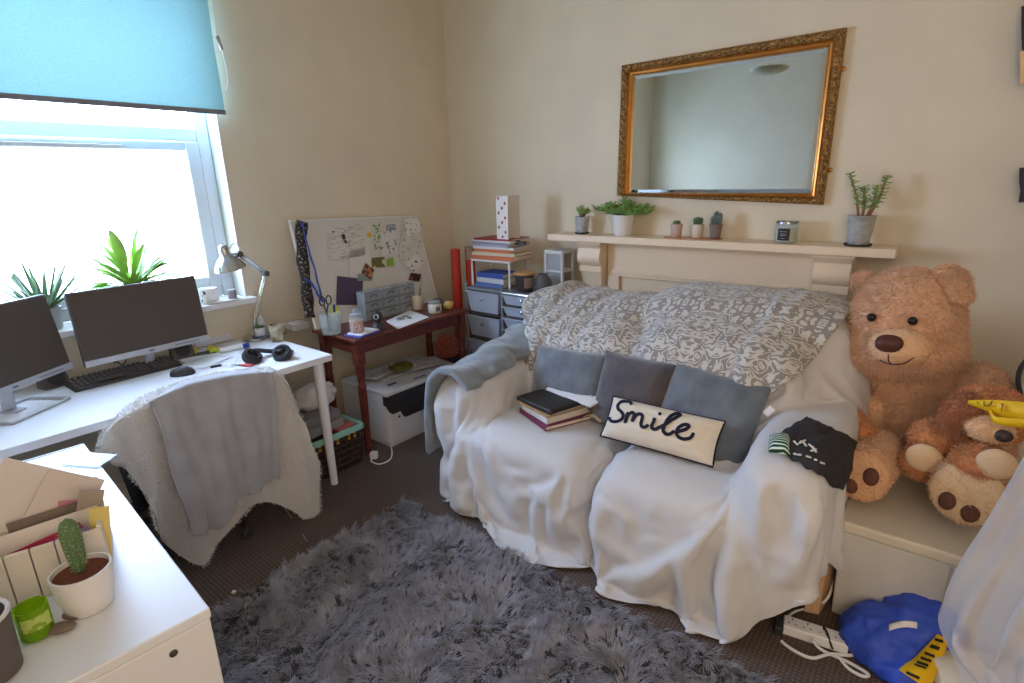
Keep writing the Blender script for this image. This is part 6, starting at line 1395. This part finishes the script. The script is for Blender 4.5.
def small_cactus(label, px, y, prof, potm, r, h, m, ribs):
    p = mpt(px, 238, y)+np.array([0, 0, .0055]); o, t = pot_plant('potted_cactus', label, p, prof, potm, 'little cacti on the copper tray'); cactus(o, t-np.array([0, 0, .002]), r, h, m, ribs, seed=int(px)); return o, t
o, t = small_cactus('shortest cactus in a pinkish pot, first on the copper tray', 676, -.10, [(.026, 0), (.028, .003), (.035, .074)], mat('pink_pot', (200, 176, 160), .5), .020, .035, CAC, 9)
small_cactus('dark green cactus in the cream pot, middle one on the copper tray', 697, -.10, [(.026, 0), (.028, .003), (.036, .076)], mat('cream_pot', (222, 208, 186), .45), .026, .055, CAC, 12)
o, t = small_cactus('tallest blue grey cactus in the taupe pot on the copper tray', 715, -.10, [(.026, 0), (.028, .003), (.037, .080)], mat('taupe_pot', (128, 114, 104), .5), .016, .085, CAC2, 8)
cactus(o, t+np.array([.02, 0, 0]), .013, .075, CAC2, 8, seed=8); cactus(o, t+np.array([-.02, -.004, 0]), .011, .055, CAC2, 8, seed=9)
p = mpt(785.5, 242, -.10); o = thing('scented_candle', 'scented candle in clear glass with black label on the mantelpiece', 'candle', p)
g = G(); g.lathe([(.002, .008), (.050, .008), (.050, .072), (.002, .072)], p, 30); g.build('wax', mat('cream_wax', (226, 206, 160), .4, sss=.1), o, smooth=40)
hollow(G(), [(.052, 0), (.0545, .004), (.0545, .100)], .003, p, base=.007).build('glass_body', CLR, o, smooth=60)
g = G(); P_ = np.array([[[p[0]+.0552*math.sin(a), p[1]-.0552*math.cos(a), p[2]+.014+.062*b] for a in np.linspace(-.62, .50, 12)] for b in (0, 1)]); g.grid(P_); lb_ = g.build('black_label', mat('label_black', (34, 32, 34), .5), o, smooth=180)
g = G()
for zz, w in ((.060, .30), (.048, .22), (.040, .26), (.026, .14)): g.tube([p+np.array([.0558*math.sin(a), -.0558*math.cos(a), zz]) for a in np.linspace(-.06-w, -.06+w, 8)], .0016, 5)
g.build('label_print', mat('label_silver', (170, 168, 160), .5), lb_, smooth=60)
g = G(); g.lathe([(.0545, .098), (.056, .099), (.056, .108), (.054, .109)], p, 30, cap=False); g.tube([p+np.array([0, 0, .07]), p+np.array([0, 0, .084])], .0012, 5); g.build('silver_rim', CHROME, o, smooth=50)
p = mpt(858, 243, -.105); sc_ = thing('dark_saucer', 'dark round saucer under the galvanised bucket', 'saucer', p); hollow(G(), [(.054, 0), (.060, .004), (.062, .010)], .003, p).build('saucer_body', BLK, sc_, smooth=60)
p = p+np.array([0, 0, .0045]); o, t = pot_plant('trailing_succulent', 'tall stemmed succulent in galvanised bucket at the right end of the mantelpiece', p, [(.044, 0), (.047, .003), (.052, .06), (.0535, .062), (.0545, .066), (.060, .134), (.063, .136), (.063, .141)], TIN)
g = G(); st = G()
for (x, y, h, bx_) in ((-.02, 0, .205, -.075), (.0, .01, .14, -.015), (.028, -.01, .15, .045), (.036, .01, .19, .075)):
    a = t+np.array([x*.7, y, 0]); b = t+np.array([bx_, y*2, h]); mid = (a+b)/2+np.array([.008, 0, 0]); sp = spline([a, mid, b], 14); st.tube(sp, np.linspace(.006, .0035, 14), 8)
    for i in range(4, 14): rosette(g, sp[i], 3, .026, .016, -.1, .8)
g.build('leaves', JADE2, o, smooth=180, solid=.003); st.build('stems', mat('reddish_stem', (150, 96, 60), .7), o)

# ================================================================== WHITE CABINET AT THE FRONT LEFT
CZ_ = .80
ca, cb2, cc = at_z(84, 443, CZ_), at_z(210, 608, CZ_), at_z(0, 720, CZ_)
yawc = math.atan2(cb2[1]-ca[1], cb2[0]-ca[0]); RC = rotz(yawc); Lc = np.linalg.norm(cb2-ca); Wc = .42
cab = thing('white_cabinet', 'low white laminate cabinet at the front left of the room', 'cabinet', (ca[0], ca[1], 0), None, yawc)
def cbx(x0, x1, y0, y1, z0, z1, name, m, bevel=.003, parent=None): return G().bb(x0, x1, y0, y1, z0, z1).build(name, m, parent or cab, smooth=0, bevel=bevel, local=True)
cbx(0, Lc, -Wc, 0, CZ_-.022, CZ_, 'top', DESKW); cbx(0, .020, -Wc+.003, -.003, 0, CZ_-.0225, 'side_panel', DESKW); cbx(Lc-.020, Lc-.001, -Wc+.003, -.003, 0, CZ_-.0225, 'side_panel', DESKW)
cbx(.02, Lc-.02, -.020, -.004, .04, CZ_-.0225, 'back_panel', DESKW); cbx(.02, Lc-.02, -Wc+.01, -.02, .03, .05, 'bottom_panel', DESKW)
for k in range(3):
    w = (Lc-.04)/3; d = cbx(.022+k*w, .018+(k+1)*w, -Wc-.016, -Wc+.002, .055, CZ_-.026, 'door', DESKW); g = G(); g.lathe([(.006, 0), (.006, .012), (.012, .016), (.012, .024), (.002, .026)], (.05+k*w, -Wc-.016, .5), 14, rotx(PI/2)); g.build('knob', CHROME, d, local=True)
g = G(); g.bb(.012, .016, -Wc+.02, -.004, CZ_, CZ_+.0008); g.build('edge_groove', mk('slot_dark', (70, 68, 68), .6), cab, smooth=0, local=True)
g = G(); g.lathe([(.0075, 0), (.0075, .002), (.0055, .003)], (Lc-.001, -.075, CZ_-.055), 16, roty(PI/2)); g.build('screw_cap', mk('handle_dark', (72, 70, 72), .5), cab, smooth=50, local=True)
CT = CZ_+.0008
# cactus in white pot
p = at_z(89, 606, CT); p = np.array([2.0, -3.122, CT]); o, t = pot_plant('cactus_pot', 'single tall cactus in a white pot on the white cabinet', p, [(.036, 0), (.040, .004), (.047, .04), (.051, .080), (.051, .088)], TERW)
g = G(); g.lathe([(.001, .078), (.0465, .078)], p, 28, cap=False); g.build('red_soil', mat('terracotta_soil', (112, 62, 44), .95, bump=1, bscale=80), o)
cactus(o, p+np.array([-.004, .0, .075]), .0165, .125, mat('cactus_fore', (92, 122, 76), .6, vary=.15, vscale=20), 9, seed=3)
# letter rack of white painted planks
RW = mat('rack_wood', (226, 214, 196), .6, vary=.05, vscale=10)
rk = thing('letter_rack', 'white plank box full of letters and cards on the white cabinet', 'letter rack', (1.70, -3.12, CT), None, 0)
A_, B_2 = at_z(114, 574, CT), at_z(-8, 616, CT); A_[2] = B_2[2] = CT; d = (B_2-A_); Lr = np.linalg.norm(d); d /= Lr; nn_ = np.array([-d[1], d[0], 0]); 
if nn_[0] > 0: nn_ = -nn_
def rbx(u0, u1, w0, w1, z0, z1, name, m, parent=rk, bevel=.002, dz=0):
    g = G(); cs = [A_+d*u+nn_*w for u, w in ((u0, w0), (u1, w0), (u1, w1), (u0, w1))]; g.add([c+np.array([0, 0, z0]) for c in cs]+[c+np.array([0, 0, z1]) for c in cs], [(0, 3, 2, 1), (4, 5, 6, 7), (0, 1, 5, 4), (1, 2, 6, 5), (2, 3, 7, 6), (3, 0, 4, 7)]); return g.build(name, m, parent, smooth=0, bevel=bevel)
DR_ = .17
for k in range(5): rbx(Lr*k/5+.001, Lr*(k+1)/5-.001, 0, .010, .0, .115, 'front_plank', RW)
rbx(0, .010, .010, DR_, 0, .118, 'end_plank', RW); rbx(Lr-.010, Lr, .010, DR_, 0, .118, 'end_plank', RW); rbx(0, Lr, DR_, DR_+.010, 0, .16, 'back_plank', RW); rbx(.01, Lr-.01, .01, DR_, 0, .008, 'rack_base', RW); rbx(.01, Lr-.01, DR_*.5, DR_*.5+.008, .008, .13, 'divider', RW)
ENV = mat('envelope_beige', (230, 219, 210), .7); 
def env(label, px, py, w, W, H, lean, roll_, m, name='envelope', cat='envelope', th=.003):
    """a flat letter standing in the rack: its top middle as measured on the photo, in the upright plane w behind the front planks"""
    dr_ = ray(px, py); q = A_+nn_*w; top = CAM+dr_*(np.dot(q-CAM, nn_)/np.dot(dr_, nn_))
    X = d*math.cos(roll_)+np.array([0, 0, 1])*math.sin(roll_); U = np.array([0, 0, 1])*math.cos(roll_)-d*math.sin(roll_); U = U*math.cos(lean)+nn_*math.sin(lean); Y = np.cross(X, U); R = np.stack([X, Y, U], 1)
    H = min(H, (top[2]-CT-.012-W*.5*abs(math.sin(roll_)))/max(.2, U[2]))
    g = G(); g.box(top-U*H/2, (W, th, H), R); return tag(g.build(name, m, smooth=0, bevel=.0006), label, cat, 'letters in the white rack')
env('largest beige envelope standing at the back of the letter rack', 52, 468, .130, .165, .24, .25, .62, ENV)
env('beige envelope overlapping the largest one in the letter rack', 78, 474, .112, .105, .22, .22, .60, mat('envelope_rose', (224, 210, 200), .7))
env('white envelope peeking out behind the beige ones in the letter rack', 36, 466, .150, .13, .24, .25, .62, PAPER)
env('long pale envelope leaning in the front half of the letter rack', 42, 523, .062, .19, .15, .15, -.06, mat('envelope_pale', (234, 225, 214), .7))
env('dark framed card in the middle of the letter rack', 44, 512, .085, .125, .16, .15, -.05, mat('card_taupe', (128, 112, 100), .6), 'card', 'card')
env('lilac card with a crimson edge at the front of the letter rack', 52, 541, .026, .125, .13, .10, -.16, mat('lilac_card', (150, 126, 190), .6), 'card', 'card')
env('thin crimson card behind the lilac one in the letter rack', 44, 538, .036, .125, .13, .10, -.20, mat('crimson_card', (178, 44, 74), .6), 'card', 'card')
env('mint green card beside the lilac card in the letter rack', 66, 531, .044, .06, .12, .08, -.10, mat('mint_card', (150, 190, 160), .6), 'card', 'card')
env('pink slip between the envelopes of the letter rack', 73, 500, .095, .05, .15, .1, .25, mat('pink_slip', (214, 140, 160), .6), 'card', 'card')
env('dark green and orange card at the left end of the letter rack', 9, 482, .135, .09, .20, .3, .5, mat('orange_green_card', (206, 96, 60), .6, rgb2=(44, 92, 76), vscale=9), 'card', 'card')
env('folded yellow paper at the right end of the letter rack', 99, 507, .040, .036, .12, .1, .15, mat('yellow_paper', (228, 206, 120), .7), 'paper', 'paper')
env('grey brown scrap beside the yellow paper in the letter rack', 92, 490, .075, .045, .14, .2, .3, mat('scrap_brown', (170, 154, 138), .7), 'paper', 'paper')
p = at_z(98, 459, CT); g = G(); g.box(p+np.array([0, -.02, .006]), (.13, .07, .004), rotz(.5)@rotx(.1)); lay('plastic_sleeve', 'clear plastic sleeve lying at the far end of the white cabinet', 'sleeve', g, CLP)
# green jar, grey cup, pebbles
p = np.array([2.01, -3.207, CT]); o = thing('green_jar', 'small lime green glass jar between the grey cup and cactus pot', 'jar', p); hollow(G(), [(.020, 0), (.026, .004), (.026, .066)], .003, p, base=.006).build('glass_body', glass('lime_glass', (190, 226, 60), .30, .08), o, smooth=60); g = G(); g.lathe([(.001, .004), (.022, .004), (.022, .022), (.001, .022)], p, 22); g.build('green_liquid', mat('lime_gel', (132, 206, 20), .2, sss=.1), o)
g = G(); P_ = np.array([[[p[0]+.0268*math.cos(a), p[1]+.0268*math.sin(a), p[2]+.026+.028*b] for a in np.linspace(-.9, .9, 10)] for b in (0, 1)]); g.grid(P_); g.build('jar_label', printed('lime_label', (186, 206, 110), (140, 166, 60), 70, .5), o, smooth=180)
for lb, q, r, yw in (('left one of the two flat grey pebbles by the green jar', (2.033, -3.178), (.026, .015, .007), .9), ('right one of the two flat grey pebbles by the cactus pot', (2.012, -3.150), (.024, .014, .007), .7)):
    g = G(); g.ball((q[0], q[1], CT+.007), r, rotz(yw)); tag(g.build('pebble', mk('pebble_grey', (128, 112, 100), .6), smooth=180), lb, 'pebble', 'pebbles on the cabinet')
p = np.array([2.06, -3.285, CT]); o = thing('grey_cup', 'dark grey brown cup with pale rim at the left edge of the cabinet', 'cup', p); hollow(G(), [(.040, 0), (.046, .004), (.050, .115)], .004, p).build('cup_body', mat('cup_taupe', (104, 94, 90), .5), o, smooth=60); g = G(); g.lathe([(.0515, .114), (.053, .118), (.050, .122), (.045, .118)], p, 30, cap=False); g.build('cup_rim', PAPER, o, smooth=60)
